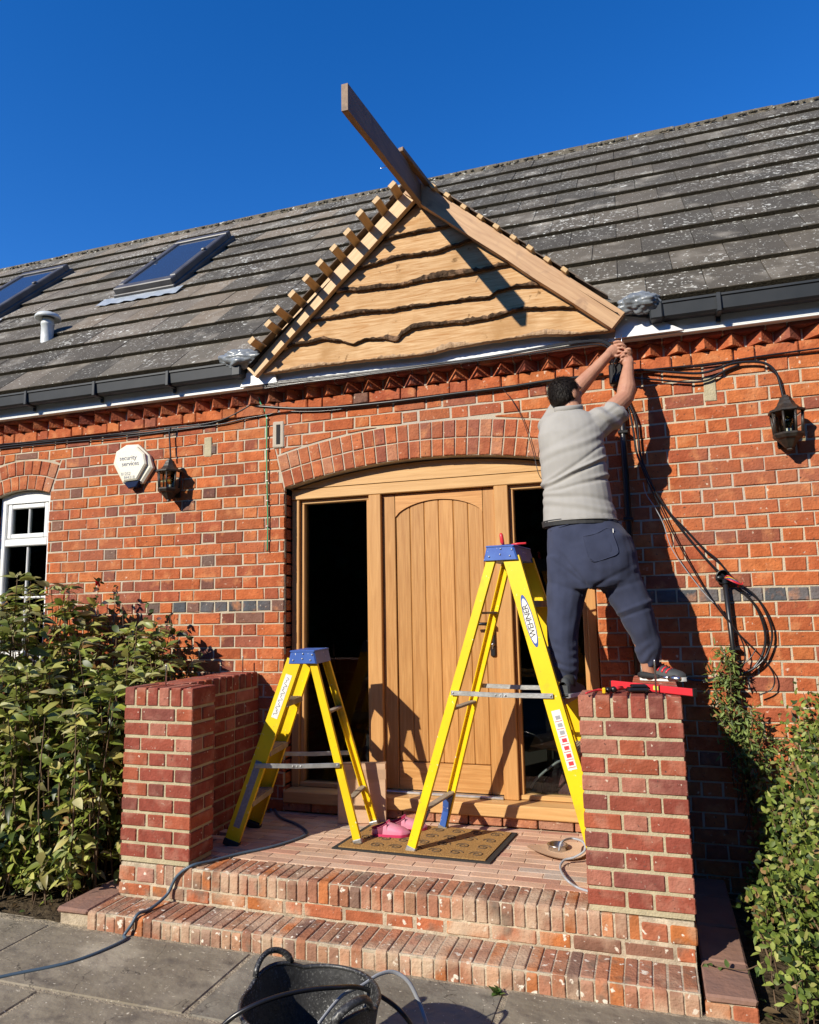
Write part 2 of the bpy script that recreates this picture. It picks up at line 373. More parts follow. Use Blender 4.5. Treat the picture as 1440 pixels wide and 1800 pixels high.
for k in range(-20, 18):
    zc = ZB+k*G; z0, z1 = zc-G/2+.0044, zc+G/2-.0044
    x = X0-30*3*H+(1.5*H if k % 2 else 0)-.5*H; n = 0
    while x < XR:
        L_ = 2*H if n % 2 == 0 else H
        if k == 0:
            L_ = H
        jo = R.uniform(.0032, .0050)
        a, b = x+jo, x+L_-jo
        if b > XL:
            c = pick(BC)
            hd = L_ < 2*H
            if hd and x < -1.5 and R.random() < .3: c = pick([((.21,.10,.075),1), ((.17,.12,.10),1), ((.27,.09,.06),2)])
            if k == 0:
                if (-1.95 < x < -1.1 or x > .95): c = pick([((.11,.12,.13),3), ((.17,.16,.16),2), ((.22,.12,.09),1 if x > .9 else 2)])
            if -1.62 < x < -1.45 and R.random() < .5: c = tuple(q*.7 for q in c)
            dz0, dz1 = R.uniform(-.0015,.0015), R.uniform(-.0015,.0015)
            ps = cut(cut([[(a, z0+dz0), (b, z0+dz1), (b, z1+dz1), (a, z1+dz0)]], DO), WO)
            y0 = R.uniform(-.002, .003)+(-.02 if k == 17 else 0)
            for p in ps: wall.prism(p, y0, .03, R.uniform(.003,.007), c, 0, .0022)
        x += L_; n += 1
# mortar plane in thin upright strips so the arches stay smooth
def mstrip(x0, x1, z0, z1, y=.006): wall.add([(x0,y,z0),(x1,y,z0),(x1,y,z1),(x0,y,z1)], [[0,1,2,3]], mat=1)
ZT = ZB+17.5*G
def ring_strip(o, x0, x1):
    n = 40
    for i in range(n):
        a, b = x0+(x1-x0)*i/n, x0+(x1-x0)*(i+1)/n
        wall.add([(a,.006,arc_z(o,a)),(b,.006,arc_z(o,b)),(b,.006,ZT),(a,.006,ZT)], [[0,1,2,3]], mat=1)
        wall.add([(a,.006,arc_z(o,a)),(a,.16,arc_z(o,a)),(b,.16,arc_z(o,b)),(b,.006,arc_z(o,b))], [[0,1,2,3]], mat=1)
wl, wr, dl, dr = WO['cx']-WO['hw'], WO['cx']+WO['hw'], DO['cx']-DO['hw'], DO['cx']+DO['hw']
mstrip(XL, wl, -.1, ZT); ring_strip(WO, wl, wr); mstrip(wl, wr, -.1, WO['bot']); mstrip(wr, dl, -.1, ZT); ring_strip(DO, dl, dr); mstrip(dr, XR, -.1, ZT); mstrip(dl, dr, -.1, .235)
for xx, zz0, zz1 in ((dl, .2, DO['sp']), (dr, .2, DO['sp']), (wl, WO['bot'], WO['sp']), (wr, WO['bot'], WO['sp'])):
    wall.add([(xx,.006,zz0),(xx,.2,zz0),(xx,.2,zz1),(xx,.006,zz1)], [[0,1,2,3]], mat=1)
# reveal bricks
for k in range(-17, 11):
    zc = ZB+k*G
    for xx, sgn in ((dl,-1),(dr,1),(wl,-1),(wr,1)):
        if zc+G/2 > 2.33 or (xx in (wl, wr) and zc < 1.2): continue
        wall.cbox((xx+sgn*.04, .034, zc-G/2+.006), (xx-sgn*.003, .19, zc+G/2-.006), .003, 0, pick(BC))
# plinth bricks under the door sill
for i in range(10):
    wall.cbox((dl+.0+i*.2, -.003, .25), (dl+.19+i*.2, .03, .302), .004, .001, pick(OC))
wall.build('wall', [M_brick, M_mortar], house)
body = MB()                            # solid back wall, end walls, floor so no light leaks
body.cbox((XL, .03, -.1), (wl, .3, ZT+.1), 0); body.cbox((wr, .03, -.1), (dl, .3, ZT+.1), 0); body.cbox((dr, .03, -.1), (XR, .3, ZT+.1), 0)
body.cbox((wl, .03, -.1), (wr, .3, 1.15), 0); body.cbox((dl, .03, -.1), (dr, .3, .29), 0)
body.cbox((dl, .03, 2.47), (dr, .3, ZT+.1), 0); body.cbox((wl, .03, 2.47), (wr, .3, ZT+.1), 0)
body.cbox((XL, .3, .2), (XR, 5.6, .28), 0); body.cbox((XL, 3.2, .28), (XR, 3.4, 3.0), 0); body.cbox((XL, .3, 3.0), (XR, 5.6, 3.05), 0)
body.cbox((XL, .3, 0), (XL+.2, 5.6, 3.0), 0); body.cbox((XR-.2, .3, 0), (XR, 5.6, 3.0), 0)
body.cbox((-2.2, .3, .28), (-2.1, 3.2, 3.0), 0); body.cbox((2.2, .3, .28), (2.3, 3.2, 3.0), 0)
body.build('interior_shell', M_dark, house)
def arch(o, name, w_=.075):
    b = MB()
    for ring in (0, 1):
        r0 = o['R']+.002+ring*.114; r1 = r0+.106
        n = round(2*o['th']*(r0)/(w_)); st = 2*o['th']/n
        for i in range(n):
            a0 = -o['th']+i*st+.004/r0; a1 = -o['th']+(i+1)*st-.004/r0
            P = lambda r, a: (o['cx']+r*math.sin(a), o['cz']+r*math.cos(a))
            b.prism([P(r0,a0), P(r0,a1), P(r1,a1), P(r1,a0)], R.uniform(-.004,.001), .10, .004, pick([((.50,.155,.062),6),((.43,.125,.055),4),((.34,.11,.065),1.5),((.54,.24,.13),2)]), 0, .0012)
    return b.build(name, [M_brick], house)
arch(DO, 'door_arch'); arch(WO, 'window_arch')
# dog-tooth cornice
co = MB()
x = -6.0; pitch = .1435; zt0 = ZT+.004
while x < XR:
    c = pick([((.52,.145,.055),5),((.44,.115,.05),4),((.34,.10,.06),1.5),((.56,.18,.07),2)])
    tp = -.060+R.uniform(-.004,.004)
    co.prism([(0,0),(1,0),(1,1)], 0, 1, 0, c, 0) if False else None
    z0, z1 = zt0+R.uniform(0,.003), zt0+G-.014
    xx = x+R.uniform(-.004,.004)
    vs = [(xx-.069,.018,z0),(xx,tp,z0),(xx+.069,.018,z0),(xx-.069,.018,z1),(xx,tp,z1),(xx+.069,.018,z1)]
    co.add(vs, [[0,1,4,3],[1,2,5,4],[0,2,1],[3,4,5]], c, 0)
    x += pitch
x = -6.0
while x < XR:                          # course over the teeth
    L_ = R.choice((.215,.215,.105))
    co.cbox((x+.004, -.058, zt0+G-.010), (x+L_-.004, .03, zt0+2*G-.012), .004, .0015, pick([((.36,.09,.055),5),((.27,.08,.06),3),((.42,.13,.07),2)]))
    x += L_
co.cbox((XL, .016, ZT-.004), (XR, .05, zt0+G+.01), 0, mat=1); co.cbox((XL, -.045, zt0+G-.006), (XR, .04, zt0+2*G-.006), 0, mat=1)
co.build('cornice', [M_brick, M_mortar], house)

# ------------------------------------------------------------------ roof
ROOF0 = 3.33                           # z = y + ROOF0, 45 degrees
sq = math.sqrt(.5)
def rp(x, s, h=0): return Vector((x, -.2+s*sq-h*sq, 3.13+s*sq+h*sq))
rf = MB()
tc_ = [((.100,.086,.066),4),((.084,.074,.058),4),((.120,.102,.077),2)]
tw, gg = .312, .372
row = 0; s = .02
while s < 4.1:
    x = -9.6+(tw/2 if row % 2 else 0)
    while x < 6.0:
        c = pick(tc_, .12)
        if x < -1.4 and noise.noise((x*.55, s*.9, 3)) > -.05+.1*R.random(): c = pick([((.22,.175,.125),2),((.18,.15,.115),2),((.15,.13,.10),1)])
        if R.random() < .02: c = (.15,.13,.10)
        lo = R.uniform(-.002,.002)
        zt_ = rp(x, s+gg*.6, 0).z
        if -1.25 < x+tw/2 < 1.02 and row == 0: x += tw; continue
        if -1.3 < x+tw/2 < 1.36 and zt_ < 4.05-abs(x+tw/2-.0)*.9-.03: x += tw; continue
        M_ = Matrix.Translation(rp(x, s, 0)) @ Matrix.Rotation(rad(45), 4, 'X') @ Matrix.Rotation(rad(-4.2+R.uniform(-.25,.25)), 4, 'X') @ Matrix.Rotation(rad(R.uniform(-.15,.15)), 4, 'Z')
        rf.cbox((.0015, 0, .002), (tw-.0015, min(gg+.06, 4.3-s), .036+lo), .0025, .0008, c, 0, M_)
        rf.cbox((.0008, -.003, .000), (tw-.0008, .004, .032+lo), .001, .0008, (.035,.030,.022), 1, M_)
        x += tw
    s += gg; row += 1
roof = rf.build('roof', [M_tile, M_edgeshade], house)
und = MB()
for xa_, xb_, s0_ in ((-9.7,-1.25,.02),(-1.25,1.1,.16),(1.1,6.1,.02)): und.add([rp(xa_,s0_,-.02), rp(xb_,s0_,-.02), rp(xb_,4.28,-.02), rp(xa_,4.28,-.02)], [[0,1,2,3]])
yb = 2*(-.2+4.28*sq)+.2
und.add([(-9.7,yb,3.1),(6.1,yb,3.1),rp(6.1,4.28,-.02),rp(-9.7,4.28,-.02)], [[3,2,1,0]])
for xx in (-9.7, 6.1): und.add([(xx,-.15,3.1),(xx,yb,3.1),rp(xx,4.28,-.02)], [[0,1,2]])
und.build('roof_underlay', M_felt, roof)
rg = MB(); x = -9.7
while x < 6.0:
    L_ = .44
    c0 = rp(0, 4.27, 0)
    prof = [(-.12,-.11),(-.085,-.04),(-.04,-.004),(0,.012),(.04,-.004),(.085,-.04),(.12,-.11)]
    t = R.uniform(-.006,.006)
    vs = [(x+.004, c0.y+p[0], c0.z+p[1]+t) for p in prof]+[(x+L_-.004, c0.y+p[0], c0.z+p[1]+t) for p in prof]
    vs += [(q[0], q[1], q[2]-.02) for q in vs]
    fs = [[i, i+1, 7+i+1, 7+i] for i in range(6)]+[[14+7+i,14+7+i+1,14+i+1,14+i] for i in range(6)]+[[0,7,21,14]]+[[i,14+i,15+i,i+1] for i in range(6)]
    rg.add(vs, fs); x += L_
for i in range(260):                   # mortar and lichen lumps along the ridge
    q = rp(R.uniform(-9.6,6), 4.12+R.uniform(-.03,.03), .03); rg.ball(q, (R.uniform(.012,.035), .012, R.uniform(.008,.016)), 6)
rg.build('ridge', M_ridge, roof)
# fascia, soffit, gutters
fa = MB()
fa.cbox((XL, -.102, 2.990), (XR, -.085, 3.130), .002); fa.cbox((XL, -.106, 2.980), (XR, .01, 2.988), .002)
fa.build('fascia', M_white, house)
def gutter(xa, xb, caps):
    g = MB()
    prof = [(-.114,3.140),(-.114,3.060),(-.125,3.047),(-.178,3.047),(-.190,3.058),(-.196,3.124),(-.204,3.128),(-.204,3.140),(-.192,3.140),(-.184,3.066),(-.174,3.056),(-.128,3.056),(-.120,3.066),(-.120,3.140)]
    vs = [(xa,y,z) for y,z in prof]+[(xb,y,z) for y,z in prof]; n = len(prof)
    g.add(vs, [[i, (i+1)%n, n+(i+1)%n, n+i] for i in range(n)], (1,1,1), 0)
    for xc in caps: g.cbox((xc-.035,-.210,3.041), (xc+.035,-.114,3.136), .008)
    x = xa+.35
    while x < xb-.1:
        g.cbox((x-.014,-.210,3.036), (x+.014,-.112,3.048), .004); g.cbox((x-.012,-.211,3.038), (x+.012,-.203,3.143), .003)
        g.cbox((x-.012,-.122,3.010), (x+.012,-.108,3.05), .003); x += .62
    return g.build('gutter', M_gutter, house)
gutter(XL-1.5, -1.26, (-1.29,)); gutter(1.33, 5.5, (1.36,))
# lead/plastic valley pieces each side of the porch gable
fl = MB()
fl.prism([(1.13,2.985),(1.50,2.985),(1.36,3.07),(1.15,3.12)], -.135, -.1175, .002); fl.build('valley_board', M_white, house)
fl = MB(); fl.prism([(-1.30,2.985),(-1.02,2.985),(-1.05,3.08),(-1.24,3.10)], -.135, -.1175, .002); fl.build('valley_board', M_white, house)

# window on the left
win = MB(); F = lambda a,b,c,d,y0=.05,y1=.11: win.cbox((a,y0,b),(c,y1,d),.006)
wa, wb = wl+.004, wr-.004
F(wa,1.17,wa+.055,2.42); F(wb-.055,1.17,wb,2.42); F(wa+.055,2.02,wb-.055,2.075); F(wa+.055,1.17,wb-.055,1.23)
n = 10; top = [(wa+(wb-wa)*i/n, arc_z(WO, wa+(wb-wa)*i/n)-.004) for i in range(n+1)]
win.prism([(wa,2.35),(wb,2.35)]+top[::-1], .052, .11, .004)
F(wa+.06,2.08,wa+.10,2.35,.06,.10); F(wb-.10,2.08,wb-.06,2.35,.06,.10); F(wa+.10,2.08,wb-.10,2.115,.06,.10); F(wa+.10,2.31,wb-.10,2.345,.06,.10)
F(WO['cx']-.009,2.115,WO['cx']+.009,2.31,.07,.09); F(WO['cx']-.009,1.23,WO['cx']+.009,2.02,.07,.09); F(wa+.055,1.62,wb-.055,1.636,.07,.09)
wf = win.build('window', M_white, house)
g_ = MB(); g_.cbox((wa+.03,.078,1.2),(wb-.03,.082,2.38),0); g_.build('pane', M_glass, wf)
s_ = MB(); s_.cbox((wl-.03,-.05,1.125),(wr+.03,.10,1.168),.006); s_.build('sill', M_white, wf)
# alarm cable slot vent
v_ = MB(); v_.cbox((-1.125,-.006,2.575),(-1.035,.02,2.76),.008,.003,(1,1,1),0); v_.cbox((-1.093,-.009,2.60),(-1.065,.0,2.735),0,0,(1,1,1),1)
v_.build('air_vent', [M_mortar, M_felt], house)
p_ = MB(); p_.cbox((1.59,-.004,2.60),(1.655,.02,2.745),.004,.003); p_.build('mortar_patch', M_pmortar, house); p_ = MB(); p_.cbox((-1.66,-.004,2.56),(-1.60,.02,2.70),.004,.003)
p_.build('mortar_patch', M_pmortar, house)

# rooflights
def skylight(x0, x1, s0, s1):
    b = MB(); M_ = Matrix.Translation(rp(0, s0, .02)) @ Matrix.Rotation(rad(45), 4, 'X')
    L_ = s1-s0
    for a, c, d, e, h in ((x0, 0, x1, .10, .10), (x0, L_-.09, x1, L_, .11), (x0, .10, x0+.07, L_-.09, .105), (x1-.07, .10, x1, L_-.09, .105)):
        b.cbox((a, c, 0), (d, e, h), .008, 0, (1,1,1), 0, M_)
    b.cbox((x0-.015,-.02,-.01),(x1+.015,L_+.03,.045),.006,0,(1,1,1),0,M_)
    for xx in (x0+.03, x1-.03):
        b.cbox((xx-.02,L_*.55,.105),(xx+.02,L_*.55+.05,.125),.008,0,(1,1,1),0,M_)
    o = b.build('skylight', M_skyf, house)
    g = MB(); g.cbox((x0+.07,.10,.085),(x1-.07,L_-.09,.092),0,0,(1,1,1),0,M_); g.build('pane', M_skyglass, o)
    f = MB(); f.grid(lambda u,v: M_@Vector((x0-.14+u*(x1-x0+.24), -.17+v*.17, .018+.006*math.sin(u*37)*(1-v))), 24, 3); f.build('flashing', M_lead, o)
M_skyf = mat('rooflight_frame', (.055,.05,.047), rough=.45, spec=.5, var=(.09,.085,.08), vscale=5)
skylight(-3.41, -2.76, 1.87, 3.24); skylight(-5.55, -4.90, 1.87, 3.24)
vp_ = MB(); b0 = Vector((-3.665,.55,3.80))
vp_.lathe([(.066,0),(.066,.03),(.052,.05),(.052,.22),(.056,.225),(.056,.25),(.05,.26),(.05,.285)], b0, 20)
vp_.lathe([(.098,.282),(.108,.286),(.106,.305),(.09,.325),(.055,.34),(.0001,.345)], b0, 24); vp_.lathe([(.098,.282),(.05,.30)], b0, 24)
vp_.build('vent_pipe', M_vent, house)

# ------------------------------------------------------------------ oak doorway
fr = MB(); y0, y1 = .09, .19
def post(b, x0, x1, z0, z1, ya=y0, yb_=y1, m=0, bev=.004): b.cbox((x0,ya,z0),(x1,yb_,z1),bev,0,(1,1,1),m)
post(fr, dl+.012, dl+.065, .375, 2.225); post(fr, dr-.065, dr-.012, .375, 2.225)
post(fr, -.468, -.385, .375, 2.225, .082); post(fr, .358, .445, .375, 2.225, .082)
n = 24; xa, xb = dl+.012, dr-.012
top = [(xa+(xb-xa)*i/n, arc_z(DO, xa+(xb-xa)*i/n)-.010) for i in range(n+1)]
for i in range(n):                     # head beam in slices so it stays convex, joined flush
    (a, za), (b_, zb_) = top[i], top[i+1]
    fr.add([(a,.078,2.30),(b_,.078,2.30),(b_,.078,zb_),(a,.078,za),(a,.19,2.30),(b_,.19,2.30),(b_,.19,zb_),(a,.19,za)], [[0,1,2,3],[3,2,6,7],[1,0,4,5]], (1,1,1), 1)
fr.cbox((xa,.082,2.227),(xb,.19,2.297),.004,0,(1,1,1),1)
fr.cbox((dl+.012,-.022,.302),(dr-.012,.19,.373),.006,0,(1,1,1),1)
for x0, x1 in ((dl+.065,-.468),(.445,dr-.065)):   # inner glazing beads
    for a, b_, c, d in ((x0+.001,x0+.026,.40,2.20),(x1-.026,x1-.001,.40,2.20)): fr.cbox((a,.115,b_ if False else c),(b_,.18,d),.003,0,(1,1,1),0)
    fr.cbox((x0+.001,.105,.376),(x1-.001,.18,.402),.003,0,(1,1,1),1); fr.cbox((x0+.001,.115,2.20),(x1-.001,.18,2.224),.003,0,(1,1,1),1)
frame_o = fr.build('door_frame', [M_oakv, M_oakh], house)
for x0, x1 in ((dl+.09,-.494),(.471,dr-.09)):
    g = MB(); g.cbox((x0,.150,.40),(x1,.156,2.20),0); g.build('glass_pane', M_glass, frame_o)
# leaf
dx0, dx1, dz0, dz1 = -.383, .356, .392, 2.222
df = MB(); yf = .115
wcol = lambda v=.09: tuple([1+R.uniform(-v, v)]*3)
df.cbox((dx0,yf,dz0),(dx0+.085,.165,dz1),.003,0,wcol()); df.cbox((dx1-.075,yf,dz0),(dx1,.165,dz1),.003,0,wcol())
ix0, ix1 = dx0+.088, dx1-.078; cxm = (ix0+ix1)/2
df.cbox((ix0,yf,dz0),(ix1,.165,.553),.003,0,wcol(),1)
def archz(x): t = (x-cxm)/((ix1-ix0)/2); return 2.075+.098*(1-t*t)**.72 if abs(t) < 1 else 2.075
n = 24
for i in range(n):
    a = ix0+(ix1-ix0)*i/n; b_ = ix0+(ix1-ix0)*(i+1)/n; za, zb_ = archz(a), archz(b_)
    df.add([(a,yf,za),(b_,yf,zb_),(b_,yf,dz1),(a,yf,dz1),(a,yf+.03,za),(b_,yf+.03,zb_)], [[0,1,2,3],[1,0,4,5]], (1.05,1.0,.95), 1)
npl = 6; pw = (ix1-ix0)/npl
for i in range(npl):
    df.cbox((ix0+i*pw+.0005,yf+.011,.556),(ix0+(i+1)*pw-.0005,.16,2.18),.005,0,wcol(.12))
df.cbox((ix0-.002,yf+.02,.55),(ix1+.002,.15,2.18),0,0,(.15,.12,.1))
leaf = df.build('front_door', [M_doorv, M_doorh], house)
h = MB(); h.cbox((.302,.098,1.19),(.335,.114,1.43),.008)
h.tube([(.318,.10,1.385),(.318,.062,1.385)], .010, 10); h.tube([(.322,.062,1.385),(.25,.060,1.387),(.205,.063,1.384)], [.011,.009,.008], 10)
h.lathe([(.010,-.002),(.010,.004),(.004,.006)], (.318,.094,1.262), 12, (1,1,1), 1, Matrix.Rotation(rad(90),3,'X'))
h.cbox((.314,.090,1.235),(.322,.10,1.262),.003,0,(1,1,1),1)
h.build('door_handle', [M_black, M_steel], leaf)
th_ = MB(); th_.cbox((-.383,.072,.374),(.357,.118,.389),.004); th_.build('threshold', M_alu, house)

# things lying in the hall behind the glass
o = MB(); o.prism([(.46,.62),(.60,.66),(.93,.70),(.90,.60),(.7,.585)], .42, .428, .001)
o.grid(lambda u,v: Vector((.45+u*.48, .40+v*.35, .585+.05*v+.03*math.sin(u*3.1)+.02*u)), 10, 5)
tag(o.build('cardboard_sheet', M_card), 'buckled brown cardboard sheet inside the hall behind the right glass', 'cardboard')
o = MB(); o.grid(lambda u,v: Vector((.74+.21*math.cos(u*6.283)*math.sin(v*1.57)*(1+.1*math.sin(u*17)), .50+.13*math.sin(u*6.283)*math.sin(v*1.57), .285+.22*math.cos(v*1.57)**.7)), 28, 10)
tag(o.build('holdall_bag', mat('maroon_cloth', (.22,.05,.06), rough=.6, var=(.12,.03,.035), vscale=12, bump=.01, bscale=14)), 'dark maroon bag slumped inside the hall behind the right glass', 'bag')
o = MB(); o.tube(spline([at(933,1385,.24), at(945,1368,.24), at(970,1347,.25), at(995,1335,.27), (.98,.4,.62)]), .008, 8)
tag(o.build('grey_conduit', M_greycab), 'short bent length of grey hose behind the right glass', 'hose')
o = MB()
for x in (.50,.545): o.cbox((x,.9,.28),(x+.03,.93,1.0),.004)
o.cbox((.49,.9,.95),(.62,.93,1.12),.004); o.cbox((.56,.88,.28),(.70,.92,1.08),.01)
tag(o.build('hall_cabinet', mat('cream_paint',(.42,.38,.30),rough=.5)), 'pale cabinet standing dim inside the hall behind the right glass', 'cabinet')

# ------------------------------------------------------------------ porch gable
pg = thing('porch_gable', 'unfinished porch gable of waney-edge boards over the doorway, battens sticking out on the left', 'porch roof', (.03, -.2, 3.0))
AX, AZ = -0.0026, 4.0579; BX0, BX1, BZ = -1.1417, 1.1375, 3.0289
def gz(x): return AZ-(AX-x)*(AZ-BZ)/(AX-BX0) if x < AX else AZ-(x-AX)*(AZ-BZ)/(BX1-AX)
B = {0:[(-1.0851,3.0444),(-1.0512,3.0454),(-0.7764,3.0495),(-0.514,3.0464),(0.0118,3.032),(0.2032,3.0495),(0.4275,3.0567),(0.6611,3.0577),(0.9842,3.0289),(1.1169,3.0248)],
 1:[(-0.9616,3.1936),(-0.8906,3.2152),(-0.7764,3.2121),(-0.6776,3.2234),(-0.5706,3.1987),(-0.4585,3.1596),(-0.3772,3.1812),(-0.2619,3.1658),(-0.1652,3.1411),(-0.1281,3.1833),(-0.0561,3.209),(0.0159,3.2111),(0.1785,3.2049),(0.2732,3.1967),(0.3864,3.1998),(0.6138,3.2296),(0.7671,3.2142),(0.942,3.1895)],
 2:[(-0.8073,3.3531),(-0.692,3.3613),(-0.442,3.3634),(-0.1755,3.349),(0.0828,3.3479),(0.2711,3.3428),(0.4121,3.3325),(0.479,3.3634),(0.5819,3.3757),(0.763,3.3572),(0.8391,3.3531)],
 3:[(-0.6529,3.5198),(-0.5511,3.529),(-0.373,3.5115),(-0.159,3.5023),(0.0221,3.5115),(0.2752,3.5074),(0.5561,3.5208),(0.6436,3.5177)],
 4:[(-0.4677,3.6618),(-0.3844,3.669),(-0.1693,3.6906),(0.091,3.6844),(0.2217,3.7029),(0.3442,3.7204),(0.4378,3.7235)],
 5:[(-0.3031,3.8316),(-0.2331,3.8285),(-0.1004,3.8388),(0.0952,3.8398),(0.2217,3.8418),(0.2937,3.847)],
 6:[(-0.1384,4.0734),(0.1703,4.0734)]}
def curve(k, x):
    P = B[k]
    if x <= P[0][0]: return P[0][1]
    for (a, za), (b_, zb_) in zip(P, P[1:]):
        if x <= b_: t = (x-a)/(b_-a); t = t*t*(3-2*t); return za+(zb_-za)*t
    return P[-1][1]
for k in range(6):
    bm = MB(); n = 150; xs = [BX0+(BX1-BX0)*i/n for i in range(n+1)]
    yb = -.135; cc = tuple([1+R.uniform(-.08,.08)]*3)
    rough = lambda x: .004*noise.noise((x*22, k*3.1, 0))+.002*noise.noise((x*70, k, 2))
    bk = MB()
    rows = []
    for x in xs:
        zl = curve(k, x)+rough(x); zh = min(curve(k+1, x)+.03, gz(x)); rows.append((x, zl, zh))
    for (a, la, ha), (b_, lb, hb) in zip(rows, rows[1:]):
        if ha <= la or hb <= lb: continue
        yl = yb-.030; yh = yb-.004
        ya = lambda l_, h_, z: yl+(yh-yl)*min(1, (z-l_)/.19)
        A_ = [(a,yl,la),(b_,yl,lb),(b_,ya(lb,hb,hb),hb),(a,ya(la,ha,ha),ha)]
        Bk = [(a,yb+.01,la),(b_,yb+.01,lb),(b_,yb+.01,hb),(a,yb+.01,ha)]
        bm.add(A_+Bk, [[0,1,2,3],[1,0,4,5],[3,2,6,7]], cc, 0)
        # bark strip along the lower edge
        def bw(x):
            big_ = (k == 1 and -.25 < x < .32) or (k == 3 and x < .35)
            return max(.004, .014+(.016 if k else .022)*noise.noise((x*3.3+k*9, 1, k))*2+.010*noise.noise((x*38, k, 5))+(.016 if big_ else 0))
        def bo(x): return .008+.008*noise.noise((x*60, k*7, 3))+.004*noise.noise((x*130, k*7, 3))
        wa_, wb_ = bw(a), bw(b_); oa, ob = bo(a), bo(b_)
        if la+wa_ < ha and lb+wb_ < hb:
            kk = 5
            def prof(x, l_, w_, o_):
                return [(x, yl+.012, l_-.004), (x, yl-o_*.7, l_-.001), (x, yl-o_, l_+w_*.35+.004*noise.noise((x*90,7,k))), (x, yl-o_*.7, l_+w_*.7), (x, ya(l_,l_+1,l_+w_)-.0008, l_+w_)]
            bk.add(prof(a,la,wa_,oa)+prof(b_,lb,wb_,ob), [[i,i+1,5+i+1,5+i][::-1] for i in range(4)], (1,1,1), 0)
    ob_ = bm.build('cladding_board', M_clad, pg); bk.build('bark_edge', M_bark2 if k == 0 else M_bark, ob_)
# rafters
def rafter(xa, za, xb, zb_, dn, yf_, yb_, m, nm, jag=0):
    b = MB(); L_ = math.hypot(xb-xa, zb_-za); ux, uz = (xb-xa)/L_, (zb_-za)/L_; px, pz = -uz, ux
    if pz > 0: px, pz = -px, -pz
    # beam: top edge from a to b, body dn below
    n = 40; rows = []
    for i in range(n+1):
        t = i/n; x = xa+(xb-xa)*t; z = za+(zb_-za)*t; w0 = .0015*noise.noise((t*9, 3, dn)); w1 = dn+.003*noise.noise((t*7, 8, dn))
        rows.append((x-px*w0, z-pz*w0, x+px*w1, z+pz*w1))
    for i in range(n):
        a, c = rows[i], rows[i+1]
        vs = [(a[0],yf_,a[1]),(c[0],yf_,c[1]),(c[2],yf_,c[3]),(a[2],yf_,a[3]),(a[0],yb_,a[1]),(c[0],yb_,c[1]),(c[2],yb_,c[3]),(a[2],yb_,a[3])]
        fs = [[0,1,2,3],[4,5,1,0],[3,2,6,7]]
        if i == 0: fs.append([0,3,7,4])
        if i == n-1: fs.append([1,5,6,2])
        b.add(vs, fs, (1,1,1), 0)
    return b.build(nm, m, pg)
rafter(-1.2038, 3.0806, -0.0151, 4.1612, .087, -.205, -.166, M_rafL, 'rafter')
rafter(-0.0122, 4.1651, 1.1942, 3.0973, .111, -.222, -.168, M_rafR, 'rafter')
# battens: real length back over the slope
bt = [(-1.0,3.14),(-.887,3.233),(-.829,3.317),(-.726,3.397),(-.631,3.484),(-.539,3.563),(-.448,3.644),(-.358,3.73),(-.276,3.833),(-.17,3.895),(-.069,3.971)]
sl_ang = math.atan2(1.05, 1.155)
for i, (u, v) in enumerate([(441.7,598),(470.8,568),(485.8,542.5),(512.5,516),(537.5,488),(561.7,461.7),(585.8,435),(610,406.7),(632,374),(661,351),(689,324)]):
    # centre of the end face lies on the line just above the rafter's top edge
    best = None
    for q in range(0, 50):
        yy = -.56+q*.006; p = at(u, v, yy); dd = p.z-(3.0806+(p.x-(-1.2038))*(1.05/1.155))-.027
        if best is None or abs(dd) < best[0]: best = (abs(dd), yy, p)
    p = best[2]; b = MB()
    M_ = Matrix.Translation((p.x, 0, p.z)) @ Matrix.Rotation(-sl_ang, 4, 'Y')
    b.cbox((-.025, p.y, -.0165), (.025, p.z-3.33, .0165), .002, .0008, (1,1,1), 0, M_)
    b.build('batten', M_batt, pg)
for i, (u, v) in enumerate([(762,325),(787,343),(815,368),(844,380),(873,398),(903,417),(932,436),(962,455),(993,475)]):
    x = at(u, v, -.235).x; z = 4.1651-(x-(-0.0122))*(1.04/1.175)+.016; b = MB()
    M_ = Matrix.Translation((x, 0, z)) @ Matrix.Rotation(sl_ang, 4, 'Y')
    b.cbox((-.020, -.245+R.uniform(-.01,.01), -.0125), (.020, z-3.33, .0125), .002, .0008, (1,1,1), 0, M_)
    b.build('batten', M_batt, pg)
# felt / boarding on both slopes, behind the rafters and running back to the main roof
ft = MB()
def slope_sheet(b, xa, za, xb, zb_, y_f, lift, th=.006):
    v0 = [(xa,y_f,za+lift),(xb,y_f,zb_+lift),(xb,zb_+lift-3.33,zb_+lift),(xa,za+lift-3.33,za+lift)]
    b.add(v0+[(q[0],q[1],q[2]-th) for q in v0], [[0,1,2,3],[7,6,5,4],[0,4,5,1],[1,5,6,2],[3,2,6,7],[0,3,7,4]])
slope_sheet(ft, -1.1738, 3.0906, -0.0351, 4.1162, -.165, -.012); slope_sheet(ft, -0.0022000000000000006, 4.1201, 1.1592, 3.1023, -.168, -.008)
ft.build('roof_felt', M_felt, pg)
LAX0, LAZ0 = -1.2038, 3.0806
sh = MB()                              # thin boards laid over the right slope's battens
for i in range(7):
    t0 = .04+i*.125; t1 = t0+.145
    xa = -0.0122+1.20*t0; xb = -0.0122+1.20*t1; za = 4.1651-1.065*t0; zb_ = 4.1651-1.065*t1
    yf_ = -.20+R.uniform(-.02,.02)
    vs = [(xa,yf_,za+.032),(xb,yf_,zb_+.040),(xb,zb_-3.28,zb_+.040),(xa,za-3.28,za+.032)]
    sh.add(vs+[(q[0],q[1],q[2]+.007) for q in vs], [[3,2,1,0],[4,5,6,7],[0,1,5,4],[1,2,6,5],[3,0,4,7]], tuple([R.uniform(.7,1.1)]*3))
